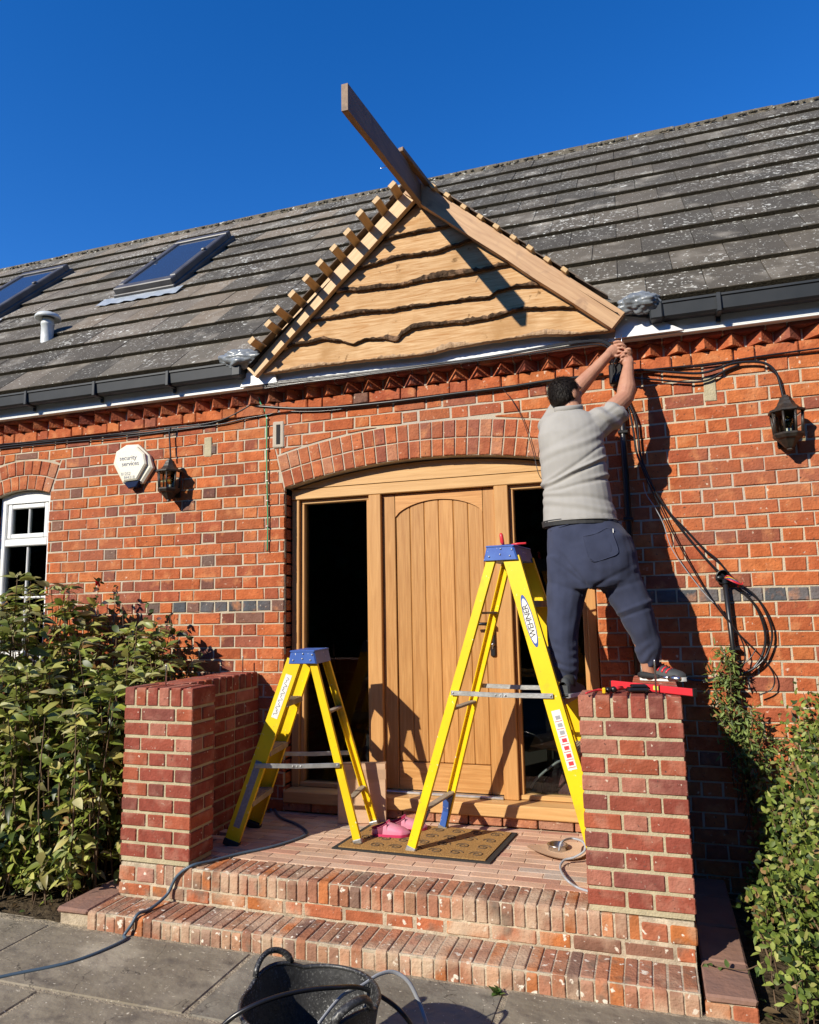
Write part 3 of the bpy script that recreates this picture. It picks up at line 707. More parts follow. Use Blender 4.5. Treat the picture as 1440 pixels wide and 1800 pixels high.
for i in range(8):
    t0 = .03+i*.118; t1 = t0+.14
    xa = LAX0+1.155*1.023*t0; xb = LAX0+1.155*1.023*t1; za = LAZ0+1.05*1.023*t0; zb_ = LAZ0+1.05*1.023*t1
    yf_ = -.198+R.uniform(-.006,.006)
    vs = [(xa,yf_,za+.076),(xb,yf_,zb_+.066),(xb,zb_-3.26,zb_+.066),(xa,za-3.26,za+.076)]
    sh.add(vs+[(q[0],q[1],q[2]+.007) for q in vs], [[0,1,2,3],[7,6,5,4],[4,5,1,0],[5,6,2,1],[7,4,0,3]], tuple([R.uniform(.7,1.1)]*3))
sh.build('slating_board', mat('weathered_board', (.17,.12,.085), attr=True, rough=.85, var=(.6,.6,.6), vscale=15), pg)
# ridge board jutting out towards the viewer, sagging at its free end
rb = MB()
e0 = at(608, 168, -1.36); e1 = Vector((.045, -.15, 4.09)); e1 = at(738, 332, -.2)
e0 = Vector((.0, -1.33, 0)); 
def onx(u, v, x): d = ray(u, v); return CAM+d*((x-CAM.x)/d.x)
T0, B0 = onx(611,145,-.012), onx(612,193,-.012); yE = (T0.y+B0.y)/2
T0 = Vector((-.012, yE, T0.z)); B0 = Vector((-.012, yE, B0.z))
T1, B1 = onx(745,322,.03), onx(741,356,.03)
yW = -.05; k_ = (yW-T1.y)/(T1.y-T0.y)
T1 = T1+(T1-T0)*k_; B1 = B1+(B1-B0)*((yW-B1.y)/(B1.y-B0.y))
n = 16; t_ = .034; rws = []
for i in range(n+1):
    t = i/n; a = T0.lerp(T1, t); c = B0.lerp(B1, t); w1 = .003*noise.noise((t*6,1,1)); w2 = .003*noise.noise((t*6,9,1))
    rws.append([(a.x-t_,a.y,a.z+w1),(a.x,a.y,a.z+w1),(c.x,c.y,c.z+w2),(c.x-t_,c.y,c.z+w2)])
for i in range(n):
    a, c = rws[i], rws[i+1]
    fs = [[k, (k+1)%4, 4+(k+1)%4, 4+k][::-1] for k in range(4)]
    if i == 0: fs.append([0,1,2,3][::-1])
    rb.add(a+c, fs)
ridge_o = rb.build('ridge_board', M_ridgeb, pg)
nl = MB(); q = onx(680,292,.0); nl.tube([q, q+Vector((-.03,-.02,-.02))], .002, 5); nl.build('nail', M_steel, ridge_o)
r2 = MB(); a = at(704, 262, -.55); c = at(757, 330, -.17)
d_ = (c-a).normalized(); M_ = frame(a, c+d_*.45, (1,0,0)); r2.cbox((-.017,-.015,0),(.017,.015,(c-a).length+.45),.003,0,(1,1,1),0,M_)
r2.build('ridge_batten', M_ridgeb, pg)

# ------------------------------------------------------------------ piers and low walls
ZF, ZS, HP = .243, .079, 1.103; YP = -1.031
def pier(name, x0, outer, label):
    W = .4148; x1 = x0+W; dep = .208
    t = thing('brick_pier', label, 'brick wall', (x0+W/2, YP+.1, ZF))
    b = MB(); b.cbox((x0+.006, YP+.006, ZF), (x1-.006, YP+dep-.006, HP-.012), .002, 0, (1,1,1), 1)
    hz = .0745
    def two_deep(xa, xb, z0, z1, single):
        c = pick(PC); j = .0012
        if single: b.cbox((xa, YP+R.uniform(-.001,.002), z0), (xb, YP+dep, z1), .004, j, c)
        else:
            m = YP+dep/2+R.uniform(-.02,.02); b.cbox((xa, YP+R.uniform(-.001,.002), z0), (xb, m-.005, z1), .004, j, c); b.cbox((xa, m+.005, z0), (xb, YP+dep, z1), .004, j, pick(PC))
    z = ZF+.012
    for k in range(10):
        z0, z1 = z+.012, z+hz-.002; z += hz
        if k % 2: wv = [.0975,.2,.0975]
        else: wv = [.15,.0948,.15]
        x = x0
        for q, wq in enumerate(wv):
            e = R.uniform(-.003,.003); two_deep(x, x+wq+(e if q < 2 else 0), z0, z1, (k+q) % 2 == 0); x += wq+.01
    zc0 = z+.012; n = 6; bw = (W-5*.011)/6
    for i in range(n):
        a = x0+i*(bw+.011); b.cbox((a, YP+R.uniform(-.001,.002), zc0), (a+bw, YP+dep, HP+R.uniform(-.002,.001)), .004, .0012, pick(PC))
    b.build('pillar', [M_pbrick, M_pmortar], t)
    b = MB()
    px0, px1 = (x0, x0+.206) if outer < 0 else (x1-.206, x1)
    ya, ye = YP+dep+.002, -.004
    b.cbox((px0+.006, ya, 0), (px1-.006, ye, HP-.012), .002, 0, (1,1,1), 1)
    z = ZF+.012-3*hz
    for k in range(13):
        z0, z1 = z+.010, z+hz-.002; z += hz; y = ya-(.0 if k % 2 else .105); n = 0
        while y < ye:
            L_ = .205 if n % 2 == 0 else .1
            a, c = max(y, ya), min(y+L_, ye)
            if c-a > .02:
                b.cbox((px0, a+.001, z0), (px0+.095, c, z1), .004, .001, pick(PC)); b.cbox((px1-.095, a+.001, z0), (px1, c, z1), .004, .001, pick(PC))
            y += L_+.01; n += 1
    y = ya
    while y < ye-.03:
        b.cbox((px0, y, z+.012), (px1, min(y+.062, ye), HP+R.uniform(-.003,.001)), .004, .0012, pick(PC)); y += .073
    b.build('parapet', [M_pbrick, M_pmortar], t)
    return t, px0, px1
tL, _, _ = pier('l', -1.4127, -1, 'left red brick pier and low wall beside the porch step, next to the small ladder')
tR, _, _ = pier('r', .9138, 1, 'right red brick pier with tools lying on top, under the standing man')
def rod(parent, p, h, nm='steel_rod'): b = MB(); b.tube([p, (p[0], p[1], p[2]+h*.97), (p[0],p[1],p[2]+h)], [.0042,.0042,.003], 8); b.build(nm, M_steel, parent)
rod(tL, (-1.235,-.93,HP-.02), .13); rod(tL, (-1.29,-.07,HP-.02), .12)
rod(tR, (1.232,-.95,HP-.02), .165)

# ------------------------------------------------------------------ steps and landing
st = thing('porch_steps', 'worn brick porch steps and landing in front of the oak door', 'steps', (0, -1.1, 0))
def bull(b, x0, x1, yf_, yb_, z0, z1, r=.018, c=(1,1,1)):
    # brick with a worn rounded front top edge, extruded along x
    j = lambda: R.uniform(-.003,.003)
    yf_ += j()*1.0; z1 += j()*.8; r = r*R.uniform(.6,1.3)
    pf = [(yf_, z0), (yf_, z1-r), (yf_+r*.3, z1-r*.35), (yf_+r, z1), (yb_, z1-.001), (yb_, z0)]
    e = .003; n = len(pf); cy = sum(p[0] for p in pf)/n; cz = sum(p[1] for p in pf)/n
    sh_ = lambda p: (p[0]+(cy-p[0])*.04, p[1]+(cz-p[1])*.06)
    rings = [(x0, [sh_(p) for p in pf]), (x0+e, pf), (x1-e, pf), (x1, [sh_(p) for p in pf])]
    vs = [(x, p[0], p[1]) for x, P_ in rings for p in P_]
    fs = [[r_*n+i, r_*n+(i+1)%n, (r_+1)*n+(i+1)%n, (r_+1)*n+i] for r_ in range(3) for i in range(n)]+[list(range(n))[::-1], [3*n+i for i in range(n)]]
    b.add(vs, fs, c, 0)
PXL, PXR = -1.4127, 1.3286
low = MB(); low.cbox((PXL+.01,-1.2345,-.05),(PXR-.01,-1.03,ZS-.0045),.002,0,(1,1,1),1)
x = PXL
while x < PXR-.03:
    w_ = R.uniform(.043,.050); x2 = min(x+w_, PXR); bull(low, x, x2, -1.240, YP+.0, -.03, ZS, .02, pick(OC, .18)); x = x2+R.uniform(.005,.008)
low.build('lower_step', [M_obrick, M_omortar], st)
up_ = MB(); up_.cbox((PXL+.01,YP+.004,-.02),(PXR-.01,-.84,ZF-.006),.002,0,(1,1,1),1)
x = PXL
while x < PXR-.03:                     # stretcher course
    L_ = R.choice((.14,.2,.2,.1)); x2 = min(x+L_, PXR); up_.cbox((x,YP+R.uniform(-.002,.004),ZS+.006),(x2-.010,YP+.09,ZS+.062),.006,.002,pick([((.47,.15,.07),3),((.52,.18,.06),2),((.30,.15,.10),2)],.15)); x = x2
x = PXL
for w_ in (.098,.105): up_.cbox((x,YP-.001,ZS+.072),(x+w_,YP+.09,ZF-.022),.006,.002,pick([((.52,.19,.10),1),((.46,.22,.16),1)])); x += w_+.01
while x < 1.075:
    w_ = R.uniform(.041,.048); f_ = x > -.998 and x < .914; bull(up_, x, x+w_, YP+(-.004 if f_ else .001), -.845, ZS+.072, ZF-(0 if f_ else .004), .022 if f_ else .004, pick(OC, .2)); x += w_+R.uniform(.006,.009)
rest = PXR-x; 
for w_ in ((rest-.009)/2,(rest-.009)/2): up_.cbox((x,YP-.001,ZS+.072),(x+w_,YP+.09,ZF-.022),.006,.002,pick([((.56,.19,.06),1),((.50,.17,.09),1)])); x += w_+.008
up_.build('upper_step', [M_obrick, M_omortar], st)
ld = MB(); ld.cbox((-1.1,-.84,.1),(1.13,.03,ZF-.003),.002,0,(1,1,1),1)
y = -.838; r_ = 0
LC = [((.60,.39,.27),6),((.55,.34,.24),4),((.62,.43,.31),4),((.50,.27,.19),2),((.46,.37,.30),1)]
while y < -.005:
    x = -1.2+(.1 if r_ % 2 else 0)+R.uniform(-.02,.02)
    while x < 1.12:
        L_ = .205; ld.cbox((x,y,ZF-.03),(min(x+L_,1.123),min(y+.057,-.002),ZF+R.uniform(-.0012,.0008)),.0018,.0006,pick(LC)); x += L_+.005
    y += .061; r_ += 1
ld.build('landing', [mat('landing_brick', attr=True, rough=.85, spec=.3, var=(.72,.7,.66), vscale=8, vamt=.9, bump=.002, bscale=80), mat('landing_mortar', (.58,.43,.30), rough=.95, bump=.003, bscale=100)], st)
sd = MB()
for k, (y0, y1) in enumerate([(-1.238,-.96),(-.95,-.62),(-.61,-.28),(-.27,-.02)]):
    for a, c in ((PXR+.006, 1.508), (-1.60, PXL-.006)):
        sd = MB(); sd.cbox((a,y0,ZS-.025),(c,y1,ZS+R.uniform(-.002,.001)),.008,.003); sd.build('edge_slab', M_terr, st)
sb = MB()
for x in (PXR+.003, PXR+.095): sb.cbox((x,-1.228,-.03),(x+.085,-1.0,ZS-.032),.005,.002,pick([((.50,.17,.06),1),((.44,.14,.07),1)]))
sb.cbox((PXR+.01,-1.222,-.03),(1.50,-.02,ZS-.028),.002,0,(1,1,1),1); sb.build('edge_base', [M_obrick, M_omortar], st); sb = MB(); sb.cbox((-1.59,-1.222,-.03),(PXL-.0,-.02,ZS-.028),.002,0,(1,1,1),1)
sb.build('edge_base', [M_obrick, M_omortar], st)

# ------------------------------------------------------------------ ground
gr = MB(); gr.add([(-300,-300,-.06),(300,-300,-.06),(300,300,-.06),(-300,300,-.06)], [[0,1,2,3]]); tag(gr.build('ground', M_grass), None, None, None, 'structure')
so_ = MB(); so_.grid(lambda u,v: Vector((-7+u*5.4, -1.22+v*1.22, .0+.03*noise.noise((u*30,v*12,0)))), 60, 20); so_.grid(lambda u,v: Vector((1.51+u*3, -1.6+v*1.6, -.0+.03*noise.noise((u*20,v*12,4)))), 40, 20)
tag(so_.build('soil', M_soil), None, None, None, 'structure')
pv = MB(); pv.cbox((-8,-9,-.055),(6,-1.2,-.0005),.002,0,(1,1,1),1)
SCOL = [((.235,.208,.158),4),((.265,.228,.17),3),((.21,.188,.148),3),((.285,.238,.17),1)]
def slab(x0,x1,y0,y1):
    if x1-x0 < .05 or y1-y0 < .05: return
    pv.cbox((x0+.011,y0+.011,-.05),(x1-.011,y1-.011,R.uniform(.003,.006)),.004,.003,pick(SCOL,.12))
rows = [(-1.76,-1.252,[-8,-4.4,-3.3,-2.45,-1.61,-.507,.61,1.72,2.6,6]), (-2.42,-1.76,[-8,-3.6,-2.2,-1.165,-.12,.78,1.9,6]), (-3.1,-2.42,[-8,-3,-1.8,-.7,.4,1.3,2.4,6]), (-3.9,-3.1,[-8,-2.6,-1.4,-.2,.9,2.1,6]), (-9,-3.9,[-8,-5,-3,-1,1,3,6])]
for y0, y1, xs in rows:
    for a, c in zip(xs, xs[1:]): slab(a, c, y0, y1)
tag(pv.build('paving', [M_stone, M_pjoint]), None, None, None, 'structure')

# ------------------------------------------------------------------ text helper
def text(s, size, M_, m, parent, name='lettering', ex=.0006, space=1.0):
    cu = bpy.data.curves.new(name, 'FONT'); cu.body = s; cu.size = size; cu.extrude = ex; cu.align_x = 'CENTER'; cu.align_y = 'CENTER'; cu.space_character = space
    o = bpy.data.objects.new(name, cu); C.objects.link(o)
    me = bpy.data.meshes.new_from_object(o.evaluated_get(bpy.context.evaluated_depsgraph_get()))
    bpy.data.objects.remove(o); bpy.data.curves.remove(cu)
    off = wloc(parent); me.transform(Matrix.Translation(-off) @ M_); me.materials.clear(); me.materials.append(m)
    o = bpy.data.objects.new(name, me); C.objects.link(o); o.parent = parent; return o
def basis(o, x, n):                    # matrix with x axis, normal n at o
    x = Vector(x).normalized(); n = Vector(n); n = (n-x*n.dot(x)).normalized(); y = n.cross(x)
    return Matrix(((x.x,y.x,n.x,o[0]),(x.y,y.y,n.y,o[1]),(x.z,y.z,n.z,o[2]),(0,0,0,1)))

# ------------------------------------------------------------------ step ladders
def ladder(label, feet, tops, ww, wn, treads, rungs, spread, capz, capsize, big):
    A, Bn, Cn, D = [Vector((*p, ZF)) for p in feet]; a, b, c, d = [Vector(p) for p in tops]
    t = thing('step_ladder', label, 'ladder', (sum(p[0] for p in feet)/4, sum(p[1] for p in feet)/4, ZF), None)
    v = ((D-A)+(Cn-Bn)).normalized(); u = Vector((v.y, -v.x, 0))
    frames = []
    for p0, p1, w_, sg in ((A,a,ww,1),(Bn,b,wn,1),(Cn,c,wn,-1),(D,d,ww,-1)):
        M_ = frame(p0, p1, v); L_ = (p1-p0).length; m = MB(); q = 0 if sg > 0 else -.005
        m.cbox((q,-w_/2,.0),(q+.005,w_/2,L_),.001,0,(1,1,1),0,M_)
        fl_ = (.004,.026) if sg > 0 else (-.026,-.004)
        m.cbox((fl_[0],-w_/2,0),(fl_[1],-w_/2+.005,L_),.001,0,(1,1,1),0,M_); m.cbox((fl_[0],w_/2-.005,0),(fl_[1],w_/2,L_),.001,0,(1,1,1),0,M_)
        r = m.build('rail', M_yellow, t); frames.append((M_, L_, r))
        m = MB(); f0 = (-.004,.032) if sg > 0 else (-.032,.004)
        m.cbox((f0[0],-w_/2-.004,-.004),(f0[1],w_/2+.004,.032),.004,0,(1,1,1),0,M_); m.build('foot', M_alu if w_ == wn else M_blackrub, r)
    lerp = lambda p, q, z: p+(q-p)*((z-p.z)/(q.z-p.z))
    for z in treads:
        p, q = lerp(A,a,z), lerp(D,d,z); m = MB(); M_ = basis(p+v*.006, q-p, (0,0,1)); L_ = (q-p).length-.012
        m.cbox((0,-ww*.5,-.022),(L_,ww*.5,0),.003,0,(1,1,1),0,M_); m.cbox((0,-ww*.5-.002,-.03),(L_,-ww*.5+.003,-.0),.001,0,(1,1,1),0,M_)
        for k in range(5): m.cbox((.01,-ww*.4+k*ww*.19,.0),(L_-.01,-ww*.4+k*ww*.19+.004,.0025),0,0,(1,1,1),0,M_)
        m.build('tread', M_tread, t)
    for z in rungs:
        p, q = lerp(Bn,b,z), lerp(Cn,c,z); m = MB(); M_ = basis(p+v*.006, q-p, (0,0,1))
        m.cbox((0,-wn*.45,-.012),((q-p).length-.012,wn*.45,0),.003,0,(1,1,1),0,M_); m.build('rung', M_tread, t)
    for p0, p1, q0, q1, sg in ((A,a,Bn,b,-1),(D,d,Cn,c,1)):
        p, q = lerp(p0,p1,spread), lerp(q0,q1,spread); off = v*(.008*sg); m = MB(); mid = (p+q)/2+Vector((0,0,-.004))
        for e0, e1, o_ in ((p,mid,0),(mid,q,.004)):
            M_ = basis(e0+off*(1+o_*100), e1-e0, v*sg); m.cbox((-.012,-.012,0),((e1-e0).length+.012,.012,.0035),.001,0,(1,1,1),0,M_)
        for e in (p, q, mid, mid+(q-p)*.05, mid-(q-p)*.05): m.ball(e+off*1.9, .005, 8)
        m.build('spreader', M_alu, t)
    # cap
    cc = (a+b+c+d)/4; L_ = (d-a).length+.02; wt, wb_, hh = capsize
    M_ = basis((a.x+b.x)/2*1.0 and ((a+b)/2-v*.012), u, -v) if False else None
    o_ = (a+b)/2-v*.014; o_.z = 0
    M_ = Matrix(((u.x,v.x,0,o_.x),(u.y,v.y,0,o_.y),(0,0,1,capz-hh),(0,0,0,1)))
    m = MB(); m.prism([(-wb_/2,0),(wb_/2,0),(wt/2,hh),(-wt/2,hh)], 0, L_+.006, .006, (1,1,1), 0, 0, M_)
    m.cbox((-wt/2-.004,-.003,hh-.006),(wt/2+.004,L_+.009,hh+.004),.003,0,(1,1,1),0,M_)
    for q in ((-.32,.3),(.28,.3),(.0,.42),(.34,.72),(.02,.8)): m.ball(M_@Vector((q[0]*wb_,-.001,q[1]*hh)), .005, 8, (1,1,1), 1)
    cap = m.build('cap', [M_blue, M_alu], t)
    return t, frames, u, v, M_, L_
Tb = [(.566,-.565,1.735),(.462,-.555,1.735),(.495,-.275,1.735),(.60,-.285,1.735)]
big, bf, bu, bv, bM, bL = ladder('taller yellow step ladder with blue cap, right of the door, the man standing on it',
    [(.958,-.665),(-.017,-.549),(.04,-.102),(1.01,-.22)], Tb, .088, .046, [.53,.78,1.03,1.27,1.51], [.46,.97,1.46], 1.05, 1.795, (.145,.185,.075), True)
Ts = [(-.668,-.565,1.215),(-.572,-.535,1.215),(-.606,-.285,1.215),(-.702,-.315,1.215)]
sm, sf, su, sv, sM, sL = ladder('shorter yellow step ladder with paint-spotted blue cap, beside the left pier',
    [(-.985,-.685),(-.318,-.505),(-.365,-.125),(-1.045,-.334)], Ts, .082, .042, [.47,.73,.99], [.47,.93], .655, 1.262, (.135,.165,.07), False)
# maker's oval on the near wide rails, warning strips
def oval(M_, z, ln, wd, parent, nrm):
    m = MB(); n = 28
    for k_, (sc, mt, off) in enumerate(((1.0, 1, .0006), (.86, 0, .0011))):
        m.add([M_@Vector((-off*1 if nrm > 0 else off, wd*sc*.5*math.sin(6.2832*i/n), z+ln*sc*.5*math.cos(6.2832*i/n))) for i in range(n)], [list(range(n))], (1,1,1), mt)
    return m.build('maker_badge', [M_paper, M_inkblue], parent)
Mr, Lr, rr = bf[0]
def on_rail(Mr, z, y=0, off=-.0016): return Mr@Vector((off, y, z))
ax = (Mr.to_3x3()@Vector((0,0,1))); nn = -(Mr.to_3x3()@Vector((1,0,0)))
bd = oval(Mr, Lr-.335, .27, .048, rr, 1)
text('WEHNER', .042, basis(on_rail(Mr, Lr-.335), ax, nn), M_ink, bd, space=.92)
m = MB(); m.cbox((-.0012,-.022,Lr-1.06),(-.0004,.022,Lr-.78),0,0,(1,1,1),0,Mr)
for k in range(7):
    m.cbox((-.0018,-.018,Lr-1.05+k*.036),(-.0013,.018,Lr-1.047+k*.036),0,0,(1,1,1),1,Mr)
    m.cbox((-.0018,-.014,Lr-1.04+k*.036),(-.0013,.010,Lr-1.022+k*.036),0,0,(1,1,1),2 if k < 4 else 3,Mr)
m.build('warning_label', [M_paper, M_inkred, M_inkred, M_inkgrey], rr)
text('WEHNER', .020, basis(bM@Vector((.08,.17,.04)), bv, bu), M_paper, big)
Ms, Ls, rs = sf[0]; ax = (Ms.to_3x3()@Vector((0,0,1))); nn = -(Ms.to_3x3()@Vector((1,0,0)))
m = MB(); m.cbox((-.0012,-.019,Ls-.33),(-.0004,.017,Ls-.085),0,0,(1,1,1),0,Ms); sk = m.build('name_sticker', M_paper, rs)
m = MB(); q = [Ms@Vector((-.0016, .006*math.sin(i*1.7)+.006*math.sin(i*.9+1), Ls-.315+i*.0052)) for i in range(42)]; m.tube(spline(q, 3), .0011, 4); m.build('scribble', M_ink, sk)
m = MB(); m.cbox((-.0012,-.018,.10),(-.0004,.018,.46),0,0,(1,1,1),0,Ms); m.build('warning_label', mat('dirty_label', (.30,.30,.30), rough=.6, var=(.18,.18,.19), vscale=80, vamt=.9), rs)
m = MB(); q = [Ms@Vector((.028, -.01+.016*math.sin(i*1.3), Ls-.40+i*.008)) for i in range(20)]
# blue corner braces under the lowest rung of the tall ladder
for (Mq, Lq, rq), sg in ((bf[1], 1), (bf[2], -1)):
    m = MB(); m.prism([(0,.02),(.03,.03),(.04,.12),(.085,.215),(.0,.215)], -.018, .018, .003, (1,1,1), 0, 0, Mq@Matrix.Rotation(0 if sg > 0 else math.pi, 4, 'Z')@Matrix.Translation((.006,0,0)))
    m.build('corner_brace', M_blue, rq)
# tools on the ladder cap
p = bM@Vector((-.005,.04,.079)); o = MB()
o.tube([p+Vector((.012,0,.005)), p+Vector((.006,.0,.02)), p+Vector((.002,0,.055)), p+Vector((0,0,.066))], [.006,.011,.010,.006], 10)
o.tube([p+Vector((.012,0,.005)), p+Vector((.02,.01,-.0))], .003, 6)
tag(o.build('screwdriver', M_redp), 'red handled screwdriver standing up on the tall ladder cap', 'screwdriver')
p = bM@Vector((.03,.10,.084)); o = MB()
o.tube(spline([p, p+Vector((.03,.02,.006)), p+Vector((.075,.03,.010))]), .006, 8, (1,1,1), 0); o.tube(spline([p, p+Vector((.03,-.02,.004)), p+Vector((.08,-.01,.006))]), .006, 8, (1,1,1), 0)
o.tube([p+Vector((.004,0,0)), p+Vector((-.05,-.01,.001))], [.009,.004], 8, (1,1,1), 1)
tag(o.build('pliers', [M_redp, M_steel]), 'red handled pliers lying on the tall ladder cap', 'pliers')
# ------------------------------------------------------------------ things on the landing
mt = thing('doormat', 'brown coir doormat with black rubber border and swirl pattern', 'doormat', (0,-.35,ZF))
mc = [atz(583,1491,ZF+.005), atz(862,1518,ZF+.005), atz(910,1465,ZF+.005), atz(655,1449,ZF+.005)]
mc[3] = mc[0]+(mc[2]-mc[1])
def quadslab(q, ins, z0, z1, m, mi=0):
    cen = sum(q, Vector())/4; pts = [c+(cen-c).normalized()*ins for c in q]
    vs = [(p.x,p.y,z0) for p in pts]+[(p.x,p.y,z1) for p in pts]
    m.add(vs, [[4,5,6,7],[0,1,5,4],[1,2,6,5],[2,3,7,6],[3,0,4,7]], (1,1,1), mi)
m = MB(); quadslab(mc, 0, ZF+.001, ZF+.008, m); m.build('border', M_blackrub, mt)
m = MB(); quadslab(mc, .035, ZF+.004, ZF+.013, m); ux = (mc[1]-mc[0]); uy = (mc[3]-mc[0])
for i in range(7):
    for j in range(4):
        c = mc[0]+ux*(.12+i*.128)+uy*(.17+j*.22); s0 = 1 if (i+j) % 2 else -1; rr_ = .038
        q = [(c.x+s0*rr_*(1-k/26)*math.cos(k*.42), c.y+rr_*(1-k/26)*math.sin(k*.42)*.9, ZF+.0135) for k in range(22)]
        m.tube(q, .0036, 4, (1,1,1), 1)
m.build('coir_pile', [M_coir, mat('dark_fibre', (.10,.06,.03), rough=1)], mt)
# clogs
def clog(p, ang, label):
    t = thing('garden_clog', label, 'clog', p, 'pair of pink clogs on the doormat')
    Mz = Matrix.Translation(p)@Matrix.Rotation(ang, 4, 'Z')
    L_ = .215
    def sec(t_):                        # half width, wall / crown height from heel to toe
        w_ = (.033+.013*math.sin(min(1, max(0, t_-.1))*math.pi*.85))*min(1, (1.0-t_)*5+.02)**.5*min(1, t_*9+.02)**.5
        if t_ < .42: hh = .036+.034*(t_/.42)**1.8
        else: q = (t_-.42)/.58; hh = .070-.034*q**.8-.018*q**4
        return t_*L_, w_, hh
    m = MB()
    for s_ in (-1, 1):
        m.grid(lambda u,v: Mz@Vector((sec(u*.42)[0], s_*sec(u*.42)[1]*(1-.10*v*v), .008+(sec(u*.42)[2]-.008)*v)), 14, 5)
        m.grid(lambda u,v: Mz@Vector((sec(u*.42)[0]+.003, s_*(sec(u*.42)[1]-.004)*(1-.10*v*v), .008+(sec(u*.42)[2]-.008)*v)), 14, 5, mat=1)
    m.grid(lambda u,v: Mz@Vector((sec(.42+u*.58)[0], -sec(.42+u*.58)[1]*math.cos(math.pi*v), .008+(sec(.42+u*.58)[2]-.008)*math.sin(math.pi*v)**.55)), 22, 18)
    m.build('upper', [M_pink, M_pinkd], t)
    m = MB(); m.grid(lambda u,v: Mz@Vector((sec(u)[0], (v-.5)*2*(sec(u)[1]+.003), 0)), 30, 4); m.grid(lambda u,v: Mz@Vector((sec(u)[0], (v-.5)*2*(sec(u)[1]+.002), .012)), 30, 4)
    for s_ in (-1, 1): m.grid(lambda u,v: Mz@Vector((sec(u)[0], s_*(sec(u)[1]+.003), v*.014)), 30, 1)
    m.build('sole', M_pinkd, t)
    m = MB(); rim = [Mz@Vector((sec(k/24*.42)[0], sec(k/24*.42)[1]*.90, sec(k/24*.42)[2])) for k in range(24, -1, -1)]+[Mz@Vector((sec(k/24*.42)[0], -sec(k/24*.42)[1]*.90, sec(k/24*.42)[2])) for k in range(25)]
    m.tube(rim, .0035, 6)
    for s_ in (-1, 1): m.grid(lambda u,v: Mz@Vector((sec(.16+u*.14)[0]+v*.006, s_*(sec(.16+u*.14)[1]*(1-.10*v*v)+.0016), .008+(sec(.16+u*.14)[2]-.008)*v)), 4, 5)
    m.build('trim', M_clogd, t)
M_clogd = mat('maroon_rubber', (.20,.015,.05), rough=.5)
clog((-.30,-.345,ZF+.014), rad(8), 'nearer pink rubber garden clog with a dark strap'); clog((-.24,-.235,ZF+.014), rad(16), 'farther pink rubber garden clog behind its pair')
# folded carton
t = thing('cardboard_box', 'flat brown cardboard box leaning against the door sill behind the small ladder', 'box', (-.44,-.12,ZF))
Mb = basis(Vector((-.585,-.17,ZF+.002)), (.28,.085,0), (0,0,1))@Matrix.Rotation(rad(-3),4,'X')
m = MB(); m.cbox((0,0,0),(.285,.075,.335),.004,.002,(1,1,1),0,Mb); m.build('carton', M_card, t)
m = MB(); m.cbox((-.0008,-.0012,.245),(.2858,-.0002,.30),0,0,(1,1,1),0,Mb); m.cbox((-.0008,-.0012,.333),(.2858,.05,.337),0,0,(1,1,1),0,Mb); m.build('tape', M_tape, t)
m = MB(); m.cbox((.09,-.001,.315),(.10,.0,.325),0,0,(1,1,1),0,Mb); m.build('print_mark', M_ink, t)
# curled card ring, downlight ring, grey cable
m = MB(); c0 = Vector((.712,-.37,ZF)); 
def disc(u, v):
    a = u*2*math.pi; r = .045+(.145-.045)*v
    x = r*math.cos(a)*1.05; y = r*math.sin(a)*.80
    return c0+Vector((x, y, .022+.55*x*x*(1 if x > 0 else .6)+.012*math.sin(a*2)*v))
m.grid(disc, 40, 6); m.grid(lambda u,v: disc(u,v)+Vector((0,0,-.003)), 40, 6)
tag(m.build('cardboard_disc', M_card), 'curled brown cardboard disc on the landing by the right pier', 'cardboard')
m = MB(); m.lathe([(.046,.0),(.046,.026),(.052,.028),(.052,.031),(.043,.031),(.040,.004),(.0001,.004)], c0+Vector((0,0,.018)), 28)
tag(m.build('steel_ring', M_steel), 'shallow steel downlight ring sitting on the cardboard disc', 'ring')
m = MB(); m.tube(spline([atz(983,1495,ZF+.07), atz(988,1480,ZF+.11), at(1005,1474,-.42), at(1025,1480,-.45), at(1028,1495,-.48), at(1010,1507,-.5), at(992,1512,-.52), at(985,1525,-.6), atz(995,1545,ZF+.03), atz(1015,1560,ZF+.006), atz(1038,1568,ZF+.006)]), .0055, 8)
tag(m.build('grey_cable', M_greycab), 'grey cable curling from the steel ring to the right pier foot', 'cable')
# blue hose across the steps
m = MB(); pts = [atz(-260,1775,.008), atz(-120,1748,.008), atz(0,1718,.008), atz(130,1690,.008), atz(215,1655,.010), Vector((-1.17,-1.275,.012)), Vector((-1.145,-1.258,.055)), Vector((-1.13,-1.232,.093)), Vector((-1.12,-1.16,.088)), Vector((-1.10,-1.06,.12)), Vector((-1.06,-1.04,.20)), Vector((-.99,-1.02,.250)), Vector((-.93,-.93,.250)), atz(420,1501,ZF+.007), atz(480,1488,ZF+.007), atz(530,1472,ZF+.007), atz(539,1462,ZF+.007), atz(520,1448,ZF+.007), atz(492,1436,ZF+.007), atz(478,1415,ZF+.007), Vector((-1.1,-.03,ZF+.007))]
m.tube(spline(pts), .0075, 10)
tag(m.build('blue_hose', M_hose), 'thin blue-grey flex trailing over the paving, steps and landing', 'cable')
